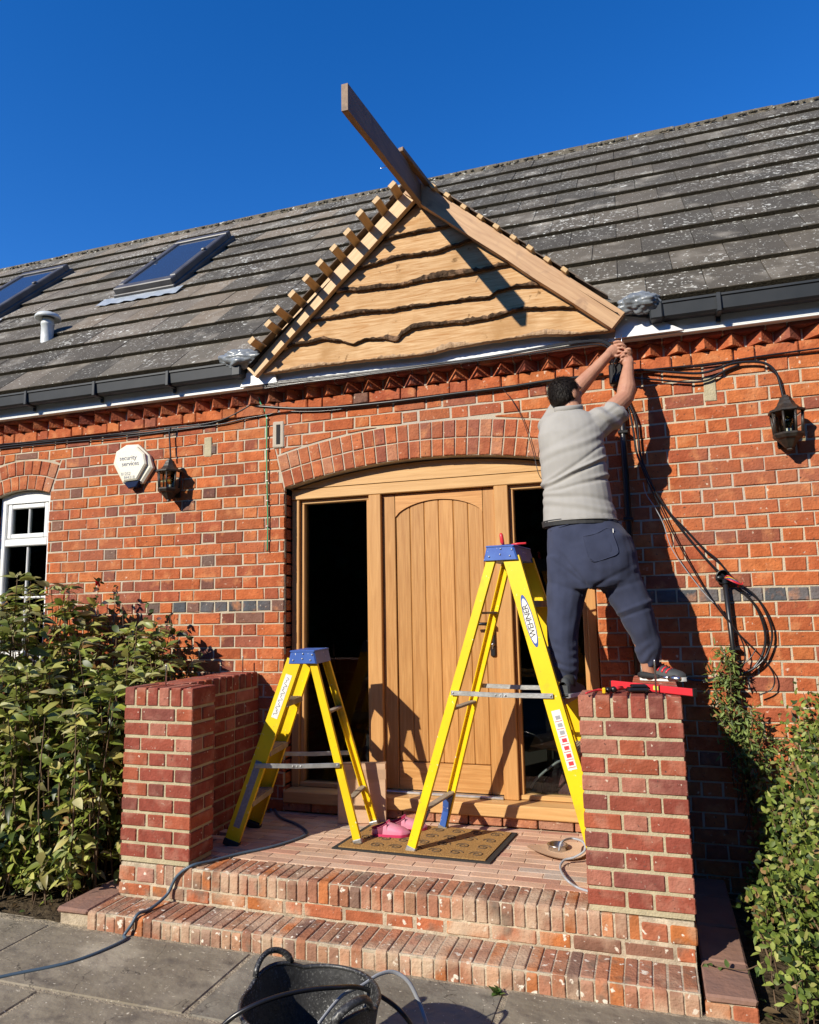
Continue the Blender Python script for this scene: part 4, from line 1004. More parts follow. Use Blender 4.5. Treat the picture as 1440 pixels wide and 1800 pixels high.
# ------------------------------------------------------------------ rubber tub and cables in front
tc0 = Vector((.172,-2.085,0)); r0, r1, hh = .150, .212, .305
t = thing('rubber_tub', 'scuffed black rubber builders tub with two handles on the paving', 'tub', tc0)
def rimz(a):
    z = hh
    for a0 in (rad(152), rad(-28)):
        d = abs((a-a0+math.pi) % (2*math.pi)-math.pi); z += .030*max(0, 1-(d/.5)**2)
    return z
def tubw(u, v, th): a = u*2*math.pi; r = r0+(r1-r0)*v**.85-th; return tc0+Vector((r*math.cos(a), r*math.sin(a), .004+th+v*(rimz(a)-.004-th)))
m = MB(); m.grid(lambda u,v: tubw(u,v,0), 56, 10); m.grid(lambda u,v: tubw(u,v,.005), 56, 10)
m.tube([tubw(i/56,1,.0025) for i in range(57)], .007, 8); m.lathe([(r0,.004),(.0001,.004)], tc0, 40); m.lathe([(r0,.010),(.0001,.010)], tc0, 40)
m.build('tub_body', M_tub, t)
for a0 in (rad(152), rad(-28)):
    m = MB(); q = []
    for k in range(17):
        s_ = k/16; a = a0+(s_-.5)*.66; lift = .050*math.sin(math.pi*s_)**.55; r = r1+.010*math.sin(math.pi*s_)
        q.append(tc0+Vector((r*math.cos(a), r*math.sin(a), hh+.020+lift)))
    m.tube(q, [(.012,.009)]*17, 10); m.build('handle', M_tub, t)
m = MB(); m.tube(spline([at(340,1870,-2.3), at(395,1800,-2.28), at(450,1766,-2.24), at(520,1744,-2.15), at(590,1736,-2.05), at(640,1738,-1.95), at(690,1765,-1.9), at(722,1800,-1.88), atz(750,1850,.01), atz(900,1900,.01)]), .0072, 10)
tag(m.build('black_cable', M_cable), 'thick black cable lying across the top of the rubber tub', 'cable')
m = MB(); m.tube(spline([at(560,1800,-2.1), at(600,1752,-2.02), at(636,1733,-1.95), at(665,1714,-1.9), at(692,1709,-1.86), at(718,1726,-1.84), at(738,1765,-1.83), at(752,1805,-1.83), atz(765,1840,.01)]), [.0065]*73, 8, (1,1,1), 0, True, .5)
tag(m.build('grey_cable', M_greycab), 'flat grey cable looping over the right rim of the rubber tub', 'cable')

# ------------------------------------------------------------------ wall lanterns, alarm box
def lantern(cx, ztop, sc, label, yoff=-.085):
    t = thing('wall_lantern', label, 'lantern', (cx, yoff, ztop-.3*sc), 'wall lanterns')
    c = Vector((cx, yoff, ztop)); S = lambda pr_: [(r*sc, z*sc) for r, z in pr_]
    A8 = Matrix.Rotation(rad(22.5), 3, 'Z')
    m = MB(); m.lathe(S([(.008,.0),(.016,-.004),(.018,-.012),(.030,-.018),(.034,-.034),(.040,-.040),(.046,-.056),(.066,-.078),(.092,-.088),(.092,-.098),(.080,-.100),(.0001,-.098)]), c, 8, (1,1,1), 0, A8, smooth=False)
    m.build('cap', M_lamp, t)
    m = MB(); zt, zb_ = -.100*sc, -.215*sc; rt, rb_ = .078*sc, .070*sc
    for k in range(8):
        a = rad(22.5+45*k); m.tube([c+Vector((rt*math.cos(a), rt*math.sin(a), zt)), c+Vector((rb_*math.cos(a), rb_*math.sin(a), zb_))], .0062*sc, 6)
    m.lathe(S([(.078,-.212),(.078,-.222),(.068,-.238),(.056,-.244),(.022,-.286),(.014,-.290),(.016,-.298),(.0001,-.306)]), c, 8, (1,1,1), 0, A8, smooth=False)
    m.cbox((cx-.045*sc, yoff*.0-.012, ztop-.27*sc), (cx+.045*sc, -.004, ztop-.07*sc), .004); m.cbox((cx-.02*sc, yoff, ztop-.235*sc),(cx+.02*sc,-.01,ztop-.222*sc),.003)
    m.build('frame', M_lamp, t)
    m = MB(); m.lathe([(rt*.97,zt),(rb_*.97,zb_)], c, 8, (1,1,1), 0, A8, smooth=False); m.build('glass', M_lglass, t)
    m = MB(); z0 = -.215*sc; m.lathe([(.017*sc,z0),(.017*sc,z0+.03*sc),(.0001,z0+.03*sc)], c, 12, (1,1,1), 1)
    m.lathe([(.011*sc,z0+.03*sc),(.026*sc,z0+.055*sc),(.028*sc,z0+.075*sc),(.018*sc,z0+.095*sc),(.0001,z0+.10*sc)], c, 16, (1,1,1), 0); m.build('bulb', [M_bulb, M_paper], t)
    return t
M_lamp = mat('aged_black_metal', (.014,.012,.010), rough=.5, metal=.2, var=(.05,.038,.028), vscale=40, vamt=.7)
M_lglass = glass_mat('lantern_glass', (.72,.74,.66), 1.0, .03); M_bulb = glass_mat('bulb_glass', (.85,.72,.42), 2.5, .1)
pR = at(1380,694,-.085); pL = at(298,806,-.085)
lantern(pR.x, pR.z, 1.0, 'half-hexagon black lantern on the right wall under a looping cable', -.085)
lantern(pL.x, pL.z, 1.0, 'black lantern on the left wall beside the white alarm box', -.08)
t = thing('alarm_box', 'cream hexagonal security alarm box reading security services on the left wall', 'alarm box', (-2.2, 0, 2.4))
P2 = lambda u, v, y=-.06: (at(u,v,y).x, at(u,v,y).z)
m = MB(); M_cream = mat('cream_plastic', (.74,.70,.56), rough=.4)
m.prism([P2(201,812),P2(206,794),P2(218,786),P2(240,785),P2(253,797),P2(256,815),P2(240,843),P2(217,846)], -.062, -.004, .008, (1,1,1), 0)
m.prism([P2(222,782,-.03),P2(243,781,-.03),P2(262,800,-.03),P2(268,822,-.03),P2(250,850,-.03),P2(216,850,-.03),P2(199,816,-.03),P2(204,794,-.03)], -.038, -.002, .012, (1,1,1), 0)
m.build('cover', M_cream, t)
m = MB(); m.prism([P2(217,848,-.045),P2(246,845,-.045),P2(240,856,-.045),P2(226,859,-.045)], -.052, -.003, .006); m.build('beacon_lens', mat('dark_blue_lens', (.01,.018,.05), rough=.2), t)
for s_, u, v, sz in (('security', 225, 805, .046), ('services', 229, 815, .046), ('01252', 221, 833, .033), ('844318', 227, 839, .031)):
    p = at(u, v, -.0632); text(s_, sz, basis(p, (1,0,0), (0,-1,0)), M_inkgrey if s_[0] in '08' else mat('text_blue_grey', (.09,.10,.17), rough=.6), t)

# ------------------------------------------------------------------ cables on the wall
def cable(pts, r, m, label, name='wall_cable', cat='cable', parent=None, n=8, grp=None):
    b = MB(); b.tube(spline(pts), r, 8); o = b.build(name, m, parent)
    if not parent: tag(o, label, cat, grp)
    return o
W = lambda L_, y=-.012: [at(u, v, y) for u, v in L_]
t = thing('cable_run', 'bundle of black cables clipped along the wall left of the doorway', 'cable', (-2.4,0,2.8))
cable([at(-60,793,-.02)]+W([(0,785),(90,776),(170,768),(250,761),(300,755),(350,749),(385,741),(420,726),(447,706),(452,684)]), .0065, M_cable, '', 'strand', parent=t)
cable([at(-60,797,-.02)]+W([(0,789),(100,779),(200,770),(290,759),(340,752),(392,745),(430,736),(470,729),(520,718)]), .005, M_cable, '', 'strand', parent=t)
cable(W([(0,781),(120,771),(240,759),(300,751),(360,745),(400,734),(440,712)],-.02), .0045, M_cable, '', 'strand', parent=t)
cable(W([(300,752),(298,762),(299,785),(300,806)],-.04), .006, M_cable, 'short black cable dropping into the left lantern', 'lamp_cable')
t = thing('conduit', 'long black pipe fixed along the wall above the door arch', 'pipe', (.2,0,2.8))
cable(W([(452,714),(520,718),(600,715),(700,705),(800,692),(890,681),(960,670),(1060,658)],-.02), .0095, M_black, '', 'pipe_run', parent=t)
cable(W([(460,722),(560,723),(640,714),(740,703),(840,690),(950,676)],-.012), .004, M_cable, '', 'strand', parent=t)
t = thing('fascia_cables', 'black cables slung loosely under the white fascia above the door', 'cable', (.2,-.1,2.97))
for k, off in enumerate(((0,0),(3,3),(-4,5),(6,-2),(0,8))):
    cable([at(u+off[0]*0, v+off[1]*(.6+.4*math.sin(u*.01+k)), -.125) for u, v in [(462,676),(520,669),(600,660),(680,650),(760,640),(840,630),(920,617),(1000,603),(1050,598),(1075,608),(1085,628)]], .0048, M_cable, '', 'strand', parent=t)
t = thing('green_cable', 'thin green earth cable hanging down the wall left of the door', 'cable', (-1.2,0,2.4))
cable(W([(455,672),(454,690),(458,708),(466,722),(469,740),(469,800),(470,870),(471,920),(470,969)],-.012), .0048, M_green, '', 'strand', parent=t)
m = MB()
for v in (735,790,845,880,925): m.cbox(tuple(at(469.5,v,-.016)-Vector((.007,.004,.004))), tuple(at(469.5,v,-.016)+Vector((.007,.012,.004))), .002)
m.build('cable_clip', M_paper, t)
cable(W([(885,685),(900,703),(918,735),(932,775),(940,805)],-.02)+W([(946,830),(952,842)],-.03), .0022, M_cable, 'thin loose wire hanging over the arch behind the man')
cable(W([(1108,652),(1130,650),(1180,654),(1230,656),(1262,648),(1292,638),(1330,636),(1352,642),(1366,658),(1373,680),(1377,698)],-.03), .0075, M_cable, 'black cable arching along the wall into the right lantern', 'lamp_cable')
cable(W([(1112,664),(1160,668),(1210,672),(1245,668),(1275,651),(1300,641)],-.02), .006, M_cable, 'lower black cable sagging beside the lantern cable on the right wall', 'lamp_cable')
cable([at(1120,652,-.02),at(1180,646,-.02),at(1250,640,-.02),at(1330,627,-.02),at(1440,612,-.02),at(1560,596,-.02)], .005, M_cable, 'thin black cable running along the brick course at the top right')
m = MB()
m.tube([(1.140,-.035,2.83),(1.143,-.035,2.3),(1.145,-.035,1.6),(1.146,-.035,.3)], .018, 12)
for z in (2.45,1.95,1.3): m.cbox((1.115,-.058,z),(1.172,-.004,z+.02),.004)
tag(m.build('black_pipe', M_black), 'upright black pipe on the wall behind the man', 'pipe')
m = MB(); m.cbox((1.085,-.075,2.74),(1.165,-.012,2.86),.008,.002)
for k in range(5): q = Vector((1.10+.013*k,-.07,2.86)); m.tube(spline([q, q+Vector((R.uniform(-.03,.03),-.03,.03)), q+Vector((R.uniform(-.05,.04),-.02,-.03)), q+Vector((0,-.01,-.11))]), .004, 6)
tag(m.build('junction_box', M_black), 'open black junction box with cables below the fascia at the hands', 'junction box')
hang = [('thickest black cable in the bundle hanging right of the man', .0085, [(1098,690),(1108,712),(1119,740),(1123,775),(1126,800),(1140,838),(1162,880),(1190,920),(1222,960),(1258,1000),(1295,1030),(1328,1065),(1345,1110),(1341,1150),(1318,1180),(1285,1194)]),
 ('black cable crossing the hanging bundle and swinging widest right', .007, [(1094,690),(1106,720),(1114,760),(1121,800),(1145,850),(1172,895),(1205,930),(1238,965),(1262,985),(1290,1018),(1330,1050),(1354,1095),(1356,1130),(1338,1165),(1300,1186),(1240,1196),(1205,1192)]),
 ('black cable running straightest down to the standpipe', .0045, [(1120,800),(1140,850),(1158,885),(1182,935),(1212,990),(1245,1045),(1272,1082),(1300,1115),(1335,1150),(1360,1185),(1358,1210),(1335,1222)]),
 ('pale thin wire beside the hanging black cables', .003, [(1131,848),(1136,868),(1152,893),(1166,920),(1180,962),(1205,1000),(1236,1040),(1255,1060)]),
 ('short black cable looping below the standpipe box', .0045, [(1262,1062),(1284,1095),(1304,1125),(1310,1155),(1300,1180),(1270,1192),(1235,1200)]),
 ('thin black cable trailing left from the standpipe to the shoe', .004, [(1330,1140),(1316,1160),(1290,1178),(1262,1190),(1225,1197),(1195,1188)])]
for i, (lb, r, L_) in enumerate(hang):
    cable([at(u, v, -.030-.007*i) for u, v in L_], r*.8, M_greycab if 'pale' in lb else M_cable, lb, 'hanging_cable')
t = thing('standpipe', 'short upright black pipe with a round open junction box and loose coloured wires', 'pipe', (1.63,0,1.0))
m = MB(); a, b = at(1273,1012,-.04), at(1290,1150,-.04); m.tube([a, b, Vector((b.x+.03,-.04,.45))], .0135, 12); m.cbox((b.x-.03,-.05,b.z+.02),(b.x+.035,-.004,b.z+.035),.003); m.build('pipe', M_black, t)
m = MB(); m.lathe([(.034,.0),(.038,.0),(.038,.035),(.0001,.035)], at(1272,1014,-.055), 20, (1,1,1), 0, Matrix.Rotation(rad(90),3,'X')@Matrix.Rotation(rad(180),3,'X')); q = at(1258,1016,-.04); m.tube([q, q+Vector((.04,0,0))], .014, 10); m.build('round_box', M_black, t)
m = MB()
for k, mi in enumerate((0,1,2,0,0)):
    q = at(1274,1016,-.08); m.tube(spline([q, at(1280+k*3,1012+k*3,-.10), at(1292+k*3,1020+k*2,-.09), at(1298+k*2,1032-k*2,-.07)]), .0028, 5, (1,1,1), mi)
m.build('wire_ends', [M_redp, mat('yellow_wire', (.6,.45,.02)), mat('blue_wire', (.05,.08,.3))], t)
# polythene bundles stuffed into the gutter ends
def bundle(c, sx, sy, sz, seed, label):
    m = MB()
    def f(u, v):
        a = u*2*math.pi; b = v*math.pi; d = Vector((math.sin(b)*math.cos(a), math.sin(b)*math.sin(a), math.cos(b)))
        k = 1+.5*abs(noise.noise(d*1.7+Vector((seed,0,0))))+.28*abs(noise.noise(d*2.8+Vector((seed,3,0))))
        return Vector(c)+Vector((d.x*sx*k, d.y*sy*k, d.z*sz*k))
    m.grid(f, 56, 36); return tag(m.build('polythene_bundle', M_plast), label, 'plastic sheet')
bundle((-1.27,-.17,3.16), .135, .06, .055, 3, 'crumpled grey polythene stuffed in the left gutter end by the gable'); bundle((1.27,-.19,3.15), .10, .06, .05, 9, 'crumpled dark polythene stuffed beside the right gutter end')
# ------------------------------------------------------------------ tools on the right pier
t = thing('spirit_level', 'red spirit level lying across the right pier top', 'spirit level', (1.2,-.8,HP))
a, b = atz(1076,1203,HP+.016), atz(1221,1219,HP+.016); a.z = b.z = HP+.004
Ml = basis(a, b-a, (0,0,1)); L_ = (b-a).length
m = MB(); m.cbox((0,-.009,0),(L_,.009,.030),.003,0,(1,1,1),0,Ml); m.build('bar', M_redp, t)
m = MB(); m.cbox((L_*.55,-.0105,.008),(L_*.62,.0105,.027),.002,0,(1,1,1),0,Ml); m.build('vial', mat('vial_yellow', (.55,.6,.10), rough=.2), t)
m = MB()
for x in (-.004, L_-.002): m.cbox((x,-.011,-.001),(x+.008,.011,.032),.002,0,(1,1,1),0,Ml)
m.build('end_cap', M_black, t)
t = thing('hammer', 'black gripped hammer resting on the red spirit level', 'hammer', (1.2,-.85,HP+.03))
a, b = atz(1124,1186,HP+.055), atz(1196,1194,HP+.05); d_ = (b-a)
m = MB(); m.tube([a, a+d_*.1, a+d_*.45, a+d_*.5], [.012,.017,.011,.009], 12); m.build('grip', M_blackrub, t)
m = MB(); m.tube([a+d_*.5, a+d_*.78], .007, 10); m.tube([a+d_*.74+Vector((0,0,-.004)), a+d_*.86, b], [.011,.014,.010], 10); m.build('head', M_steel, t)
m = MB(); c = atz(1122,1216,HP+.004); M_ = Matrix.Translation(c)@Matrix.Rotation(rad(12),4,'Z'); m.cbox((-.045,-.03,0),(.045,.04,.018),.007,0,(1,1,1),0,M_); m.cbox((-.03,-.02,.018),(.04,.03,.030),.006,0,(1,1,1),0,M_)
tag(m.build('tool_pouch', M_black), 'small black pouch on the front edge of the right pier top', 'pouch')
t = thing('wire_cutters', 'red and yellow wire cutters on the left corner of the right pier top', 'pliers', (1.0,-.95,HP))
m = MB(); q0 = atz(1030,1219,HP+.01); q1 = atz(1068,1214,HP+.012); m.tube(spline([q0, q0.lerp(q1,.5)+Vector((0,0,.008)), q1]), [.004]*9+[.006]*8, 8); m.tube([atz(1080,1211,HP+.016), atz(1094,1209,HP+.016)], [.012,.008], 10); m.build('handle', M_redp, t)
m = MB(); q = atz(1062,1214,HP+.016); m.cbox(tuple(q-Vector((.007,.01,.012))), tuple(q+Vector((.007,.01,.012))), .003); m.build('marker', M_yellow, t)
m = MB(); m.ball(atz(1069,1213,HP+.016), .013, 10); m.ball(atz(1079,1212,HP+.017), .014, 10); m.tube([atz(1066,1213,HP+.012), atz(1084,1211,HP+.012)], .008, 8); m.build('pivot', M_black, t)

# ------------------------------------------------------------------ the man
def rv3(k): return Vector((R.gauss(0,1), R.gauss(0,1), R.gauss(0,1)))*k
def remesh(mb, vox, it, name, m, parent, disp=None):
    me = bpy.data.meshes.new('tmp'); me.from_pydata(mb.v, [], mb.f); me.update()
    o = bpy.data.objects.new('tmp', me); C.objects.link(o)
    r = o.modifiers.new('r', 'REMESH'); r.mode = 'VOXEL'; r.voxel_size = vox; r.use_smooth_shade = True
    s_ = o.modifiers.new('s', 'SMOOTH'); s_.factor = .6; s_.iterations = it
    me2 = bpy.data.meshes.new_from_object(o.evaluated_get(bpy.context.evaluated_depsgraph_get()))
    bpy.data.objects.remove(o); bpy.data.meshes.remove(me)
    off = wloc(parent)
    nrm = [v.normal.copy() for v in me2.vertices]
    for v, nv in zip(me2.vertices, nrm):
        if disp: v.co = v.co+nv*disp(v.co, nv)
        v.co = v.co-off
    me2.materials.clear(); me2.materials.append(m); me2.polygons.foreach_set('use_smooth', [True]*len(me2.polygons)); me2.update(); me2.name = name
    o = bpy.data.objects.new(name, me2); C.objects.link(o); o.parent = parent; return o
def rings(mb, L_, n=28):
    vs = [(cx+a*math.cos(6.2832*k/n), cy+b*math.sin(6.2832*k/n), z) for z, cx, cy, a, b in L_ for k in range(n)]; m = len(L_)
    fs = [[i*n+k, i*n+(k+1)%n, (i+1)*n+(k+1)%n, (i+1)*n+k] for i in range(m-1) for k in range(n)]+[[k for k in range(n)][::-1], [(m-1)*n+k for k in range(n)]]
    if L_[0][0] > L_[-1][0]: fs = [f[::-1] for f in fs]
    mb.add(vs, fs)
def limb(mb, pts, rs, n=16):
    mb.tube(pts, rs, n)
    for p, r in ((pts[0], rs[0]), (pts[-1], rs[-1])):
        r = r if not isinstance(r, tuple) else min(r); mb.ball(p, r*.98, 14)
t = thing('person', 'man in grey polo shirt and navy joggers seen from behind, reaching up under the eaves', 'person', (.95,-.45,1.06))
M_skin = mat('skin', (.46,.235,.145), rough=.55, spec=.35, var=(.40,.185,.115), vscale=22, vamt=.6, bump=.0012, bscale=150)
M_shirt = mat('grey_marl_cotton', (.345,.33,.30), rough=.9, spec=.1, var=(.315,.30,.272), vscale=12, vamt=.5, bump=.0003, bscale=300, sheen=.05)
M_navy = mat('navy_jersey', (.046,.054,.092), rough=.92, spec=.1, var=(.036,.042,.072), vscale=14, vamt=.6, bump=.0003, bscale=300, sheen=.08)
M_hair = mat('dark_hair', (.009,.006,.004), rough=.6, spec=.25, var=(.016,.010,.006), vscale=80, vamt=.8)
HC = at(994, 694, -.41)
HR = Matrix.Rotation(rad(-42), 3, 'Z')@Matrix.Rotation(rad(12), 3, 'X')
def hd(x, y, z): return HC+HR@Vector((x, y, z))      # +y is the face direction
b = MB()
def hball(c, r, n=16):
    k = MB(); k.ball((0,0,0), r, n); b.add([hd(*(Vector(c)+Vector(q))) for q in k.v], k.f)
hball((0,-.005,.012), (.072,.088,.080), 24); hball((0,.030,-.035), (.056,.060,.062), 20); hball((0,.072,-.066), (.026,.020,.020)); hball((0,.052,.028), (.052,.038,.040))
b.tube([hd(0,.088,.012), hd(0,.103,-.018), hd(0,.090,-.026)], [.009,.014,.009], 10)      # nose
for sx in (-1, 1):
    hball((sx*.074,-.004,-.012), (.010,.018,.028)); hball((sx*.030,.068,-.012), (.022,.018,.018)); hball((sx*.028,.078,.022), (.022,.012,.009))
hball((0,.086,-.048), (.022,.010,.006)); hball((0,.084,-.056), (.018,.010,.006))
limb(b, [HC+Vector((.012,.0,-.05)), Vector((.898,-.42,2.50)), Vector((.90,-.43,2.44))], [.052,.054,.075])
rings(b, [(2.46,.895,-.43,.12,.075),(2.40,.89,-.43,.150,.095),(2.2,.895,-.45,.150,.10),(1.95,.91,-.475,.155,.11),(1.8,.95,-.48,.165,.12),(1.70,.955,-.48,.15,.11)])
shR, elR, wrR = Vector((1.035,-.40,2.445)), at(1098,700,-.30), at(1105,642,-.215)
shL, elL, wrL = Vector((.785,-.40,2.44)), at(1000,700,-.27), at(1069,625,-.205)
limb(b, [shR, shR.lerp(elR,.5), elR], [.058,.052,.047]); limb(b, [elR, elR.lerp(wrR,.28)+Vector((.006,0,0)), elR.lerp(wrR,.65), wrR], [.046,.050,.037,.028])
limb(b, [shL, shL.lerp(elL,.5), elL], [.058,.050,.044]); limb(b, [elL, elL.lerp(wrL,.28), elL.lerp(wrL,.65), wrL], [.044,.046,.035,.028])
legL = [(.835,-.48,1.70),(.815,-.48,1.42),(.81,-.48,1.12),(.81,-.46,1.07)]; legR = [(1.06,-.47,1.70),(1.155,-.43,1.45),(1.20,-.385,1.20),(1.205,-.37,1.14)]
for L_ in (legL, legR): limb(b, L_, [.085,.058,.034,.032])
# hands: palm + five separate, unequal, bent fingers each
def finger(pts, r0, r1):
    q = spline(pts, 4); n = len(q); b.tube(q, [r0+(r1-r0)*i/(n-1) for i in range(n)], 8); b.ball(q[-1], r1, 8); b.ball(q[0], r0, 8)
def A(u, v, y): return at(u, v, y)
b.tube([wrL, A(1076,619,-.198), A(1083,613,-.192)], [(.028,.022),(.034,.020),(.034,.018)], 14, up=(0,0,1)); b.ball(A(1084,612.5,-.190), (.026,.018,.032), 12)
for k, (r_, kn, md, tp) in enumerate([((1080,602),(1088,600),(1096,604),(1097,610)), ((1083,607),(1092,605.5),(1100,609),(1100.5,615)), ((1085,612.5),(1093.5,611.5),(1101,615),(1100,620.5)), ((1086,618),(1092,618),(1098,621),(1096.5,625))]):
    finger([A(*r_,-.200), A(*kn,-.216+.003*k), A(*md,-.200), A(*tp,-.180)], .0082-.0005*k, .0066-.0004*k)
finger([A(1077,622,-.19), A(1084,626,-.205), A(1091,624,-.205)], .0100, .0080)
b.tube([wrR, A(1104,636,-.208), A(1102,630,-.20)], [(.028,.024),(.032,.022),(.031,.018)], 14, up=(1,0,0)); b.ball(A(1102.5,629,-.20), (.030,.018,.026), 12)
for k, (r_, kn, md, tp) in enumerate([((1110,621),(1107,613.5),(1100,615),(1099.5,621)), ((1108,626),(1102,618.5),(1095,621),(1096,627)), ((1105.5,631),(1098,624.5),(1091.5,628),(1094,633.5)), ((1103,636),(1096,631.5),(1091,635),(1094.5,639.5))]):
    finger([A(*r_,-.206), A(*kn,-.228+.003*k), A(*md,-.218), A(*tp,-.196)], .0086-.0005*k, .0068-.0004*k)
finger([A(1108,636,-.195), A(1104,625,-.178), A(1097,618,-.174)], .0100, .0080)
remesh(b, .0030, 4, 'body', M_skin, t)
# hair
b = MB()
k = MB(); k.ball((0,0,0), 1, 28)
vs = []
for q in k.v:
    q = Vector(q); p = Vector((q.x*.079, q.y*.094-.008, q.z*.088+.014))
    vs.append(hd(*p))
b.add(vs, k.f)
k2 = MB(); k2.ball((0,0,0), 1, 20); b.add([hd(q[0]*.066, q[1]*.045-.050, q[2]*.048-.022) for q in k2.v], k2.f)
ho = remesh(b, .004, 2, 'hair', M_hair, t, lambda co, nv: .0015*noise.noise(co*95)-.003-(.10 if ((HR.inverted()@(co-HC)).y > .035+.5*max(0,(HR.inverted()@(co-HC)).z-.03)) or ((HR.inverted()@(co-HC)).y > .012 and (HR.inverted()@(co-HC)).z < .015) else 0)*0)
# cut the front of the hair cap away from the face
me = ho.data; inv = HR.inverted(); bm = bmesh = None
import bmesh as bmh
bm = bmh.new(); bm.from_mesh(me); off = wloc(t)
dead = []
for v in bm.verts:
    l_ = inv@(v.co+off-HC)
    if (l_.y > .040 and l_.z < .050) or (l_.y > .010 and l_.z < -.004) or (abs(l_.x) > .066 and -.035 < l_.z < .012 and -.022 < l_.y) or l_.z < -.070: dead.append(v)
bmh.ops.delete(bm, geom=dead, context='VERTS'); bm.to_mesh(me); bm.free()
# short strands over the scalp so the outline is not a smooth shell
b = MB(); cen = inv
for i in range(5200):
    th_a = R.uniform(0, 6.283); zz = R.uniform(-.9, 1); rr_ = math.sqrt(max(0, 1-zz*zz)); l_ = Vector((rr_*math.cos(th_a)*.079, rr_*math.sin(th_a)*.094-.008, zz*.088+.014))
    if (l_.y > .030 and l_.z < .055) or (l_.y > .0 and l_.z < .0) or (abs(l_.x) > .066 and -.035 < l_.z < .012 and -.022 < l_.y) or l_.z < -.060: continue
    n_ = Vector((l_.x, l_.y, l_.z-.01)).normalized(); dn_ = Vector((n_.x*.3, .35 if l_.z > .05 else -.15, -.9)); dn_ = (dn_-n_*dn_.dot(n_)).normalized()
    p0 = l_*.985; d_ = (dn_+n_*R.uniform(.18,.5)+rv3(.22)).normalized(); sd_ = d_.cross(n_).normalized()*.0013; L_ = R.uniform(.012,.022)
    b.add([hd(*(p0-sd_)), hd(*(p0+sd_)), hd(*(p0+d_*L_))], [[0,1,2]])
b.build('hair_strands', M_hair, ho)
# shirt
b = MB()
rings(b, [(2.520,.882,-.425,.062,.060),(2.505,.882,-.425,.085,.068),(2.478,.884,-.425,.128,.085),(2.44,.886,-.42,.158,.105),(2.38,.884,-.43,.172,.122),(2.28,.890,-.44,.172,.130),(2.15,.896,-.45,.170,.134),(2.02,.906,-.462,.176,.138),(1.95,.912,-.47,.183,.143),(1.905,.914,-.475,.189,.148)])
cuR = A(1082,728,-.345); cuL = shL.lerp(elL, .62)
limb(b, [Vector((.98,-.41,2.40)), shR+Vector((.0,.0,.0)), cuR], [.088,.080,.070]); limb(b, [Vector((.83,-.41,2.40)), shL, cuL], [.088,.078,.068])
def fold(co, nv):
    x, y, z = co; d = 0
    # drag lines sweeping from the waist at left up to the right armpit
    for c0_, c1_, am, wd in ((2.095,.16,.0075,.011),(2.15,.42,.0085,.010),(2.20,.62,.006,.011),(2.045,-.12,.005,.013),(1.985,-.22,.0035,.014),(2.29,.35,.0035,.016),(2.38,.5,.003,.018)):
        xx = x-.90; zc = c0_+c1_*xx+.9*xx*xx*(1 if c1_ > 0 else .2)+.012*noise.noise(Vector((x*6,c0_*9,0)))
        e = (z-zc)/wd; d += am*math.exp(-e*e)*max(0, .35+.65*math.sin((x-.70)*7+c0_*41))-am*.7*math.exp(-((z-zc+wd*1.9)/wd)**2)
    d += .004*noise.noise(Vector((x*5, y*5, z*9)))
    sx = x-1.0
    if sx > 0 and z > 2.34: d += .0055*math.sin((z*1.1+x*.9)*62)*min(1, sx*14)*min(1,(z-2.34)*9)
    if z < 1.93: d *= .6
    return d*1.25
remesh(b, .0042, 12, 'shirt', M_shirt, t, fold)
m = MB(); m.tube([(.880+.070*math.cos(a), -.428+.064*math.sin(a), 2.522+.016*math.sin(a)*1) for a in [i*6.2832/28 for i in range(29)]], [(.016,.007)]*29, 8, up=(0,0,1)); m.build('collar', M_shirt, t)
m = MB(); m.tube([(.914+.1895*math.cos(a), -.475+.1485*math.sin(a), 1.907) for a in [i*6.2832/48 for i in range(49)]], .0022, 6); m.build('hem', M_shirt, t)
# trousers
b = MB()
rings(b, [(1.925,.912,-.475,.178,.135),(1.89,.925,-.476,.185,.140),(1.82,.953,-.478,.208,.146),(1.74,.962,-.476,.220,.148),(1.66,.966,-.474,.222,.144),(1.60,.965,-.472,.212,.132),(1.565,.955,-.472,.17,.11)])
limb(b, [Vector(q) for q in [(.852,-.475,1.72),(.836,-.478,1.60),(.815,-.48,1.44),(.800,-.485,1.30),(.805,-.487,1.22),(.809,-.487,1.165),(.812,-.485,1.135)]], [.118,.104,.089,.074,.066,.060,.052])
limb(b, [Vector(q) for q in [(1.04,-.47,1.72),(1.095,-.455,1.60),(1.155,-.43,1.48),(1.185,-.41,1.36),(1.203,-.395,1.29),(1.208,-.385,1.245),(1.209,-.38,1.215)]], [.128,.106,.090,.074,.064,.060,.052])
def tfold(co, nv):
    x, y, z = co; d = .010*noise.noise(Vector((x*7, y*7, z*5)))+.005*noise.noise(Vector((x*18, y*18, z*14)))
    if z < 1.34:
        k = (1.34-z)/.2; c = .812 if x < 1.0 else 1.2
        d += .0075*min(1,k)*math.sin(z*120+x*(30 if x < 1 else -36)+y*22+6*noise.noise(Vector((x*9,y*9,z*9))))*(.5+noise.noise(Vector((x*14,y*14,z*11))))
    # creases running from the crotch
    for px, pz, sl, am in ((.94,1.575,.85,.008),(.93,1.60,1.3,.005),(.98,1.57,-.55,.007),(1.02,1.54,-.35,.006),(.90,1.55,.35,.006)):
        e = (z-pz-sl*(px-x))/.013; r_ = math.hypot(x-px, z-pz)
        if (px-x)*(1 if sl > 0 else -1) > -.01: d -= am*math.exp(-e*e)*math.exp(-r_/.13)
    for zc, am in ((1.47,.004),(1.44,-.004)):
        if x > 1.03: e = (z-zc-.35*(x-1.15))/.010; d += am*math.exp(-e*e)*(1 if x > 1.08 else .4)
    return d
tr = remesh(b, .0045, 12, 'joggers', M_navy, t, tfold)
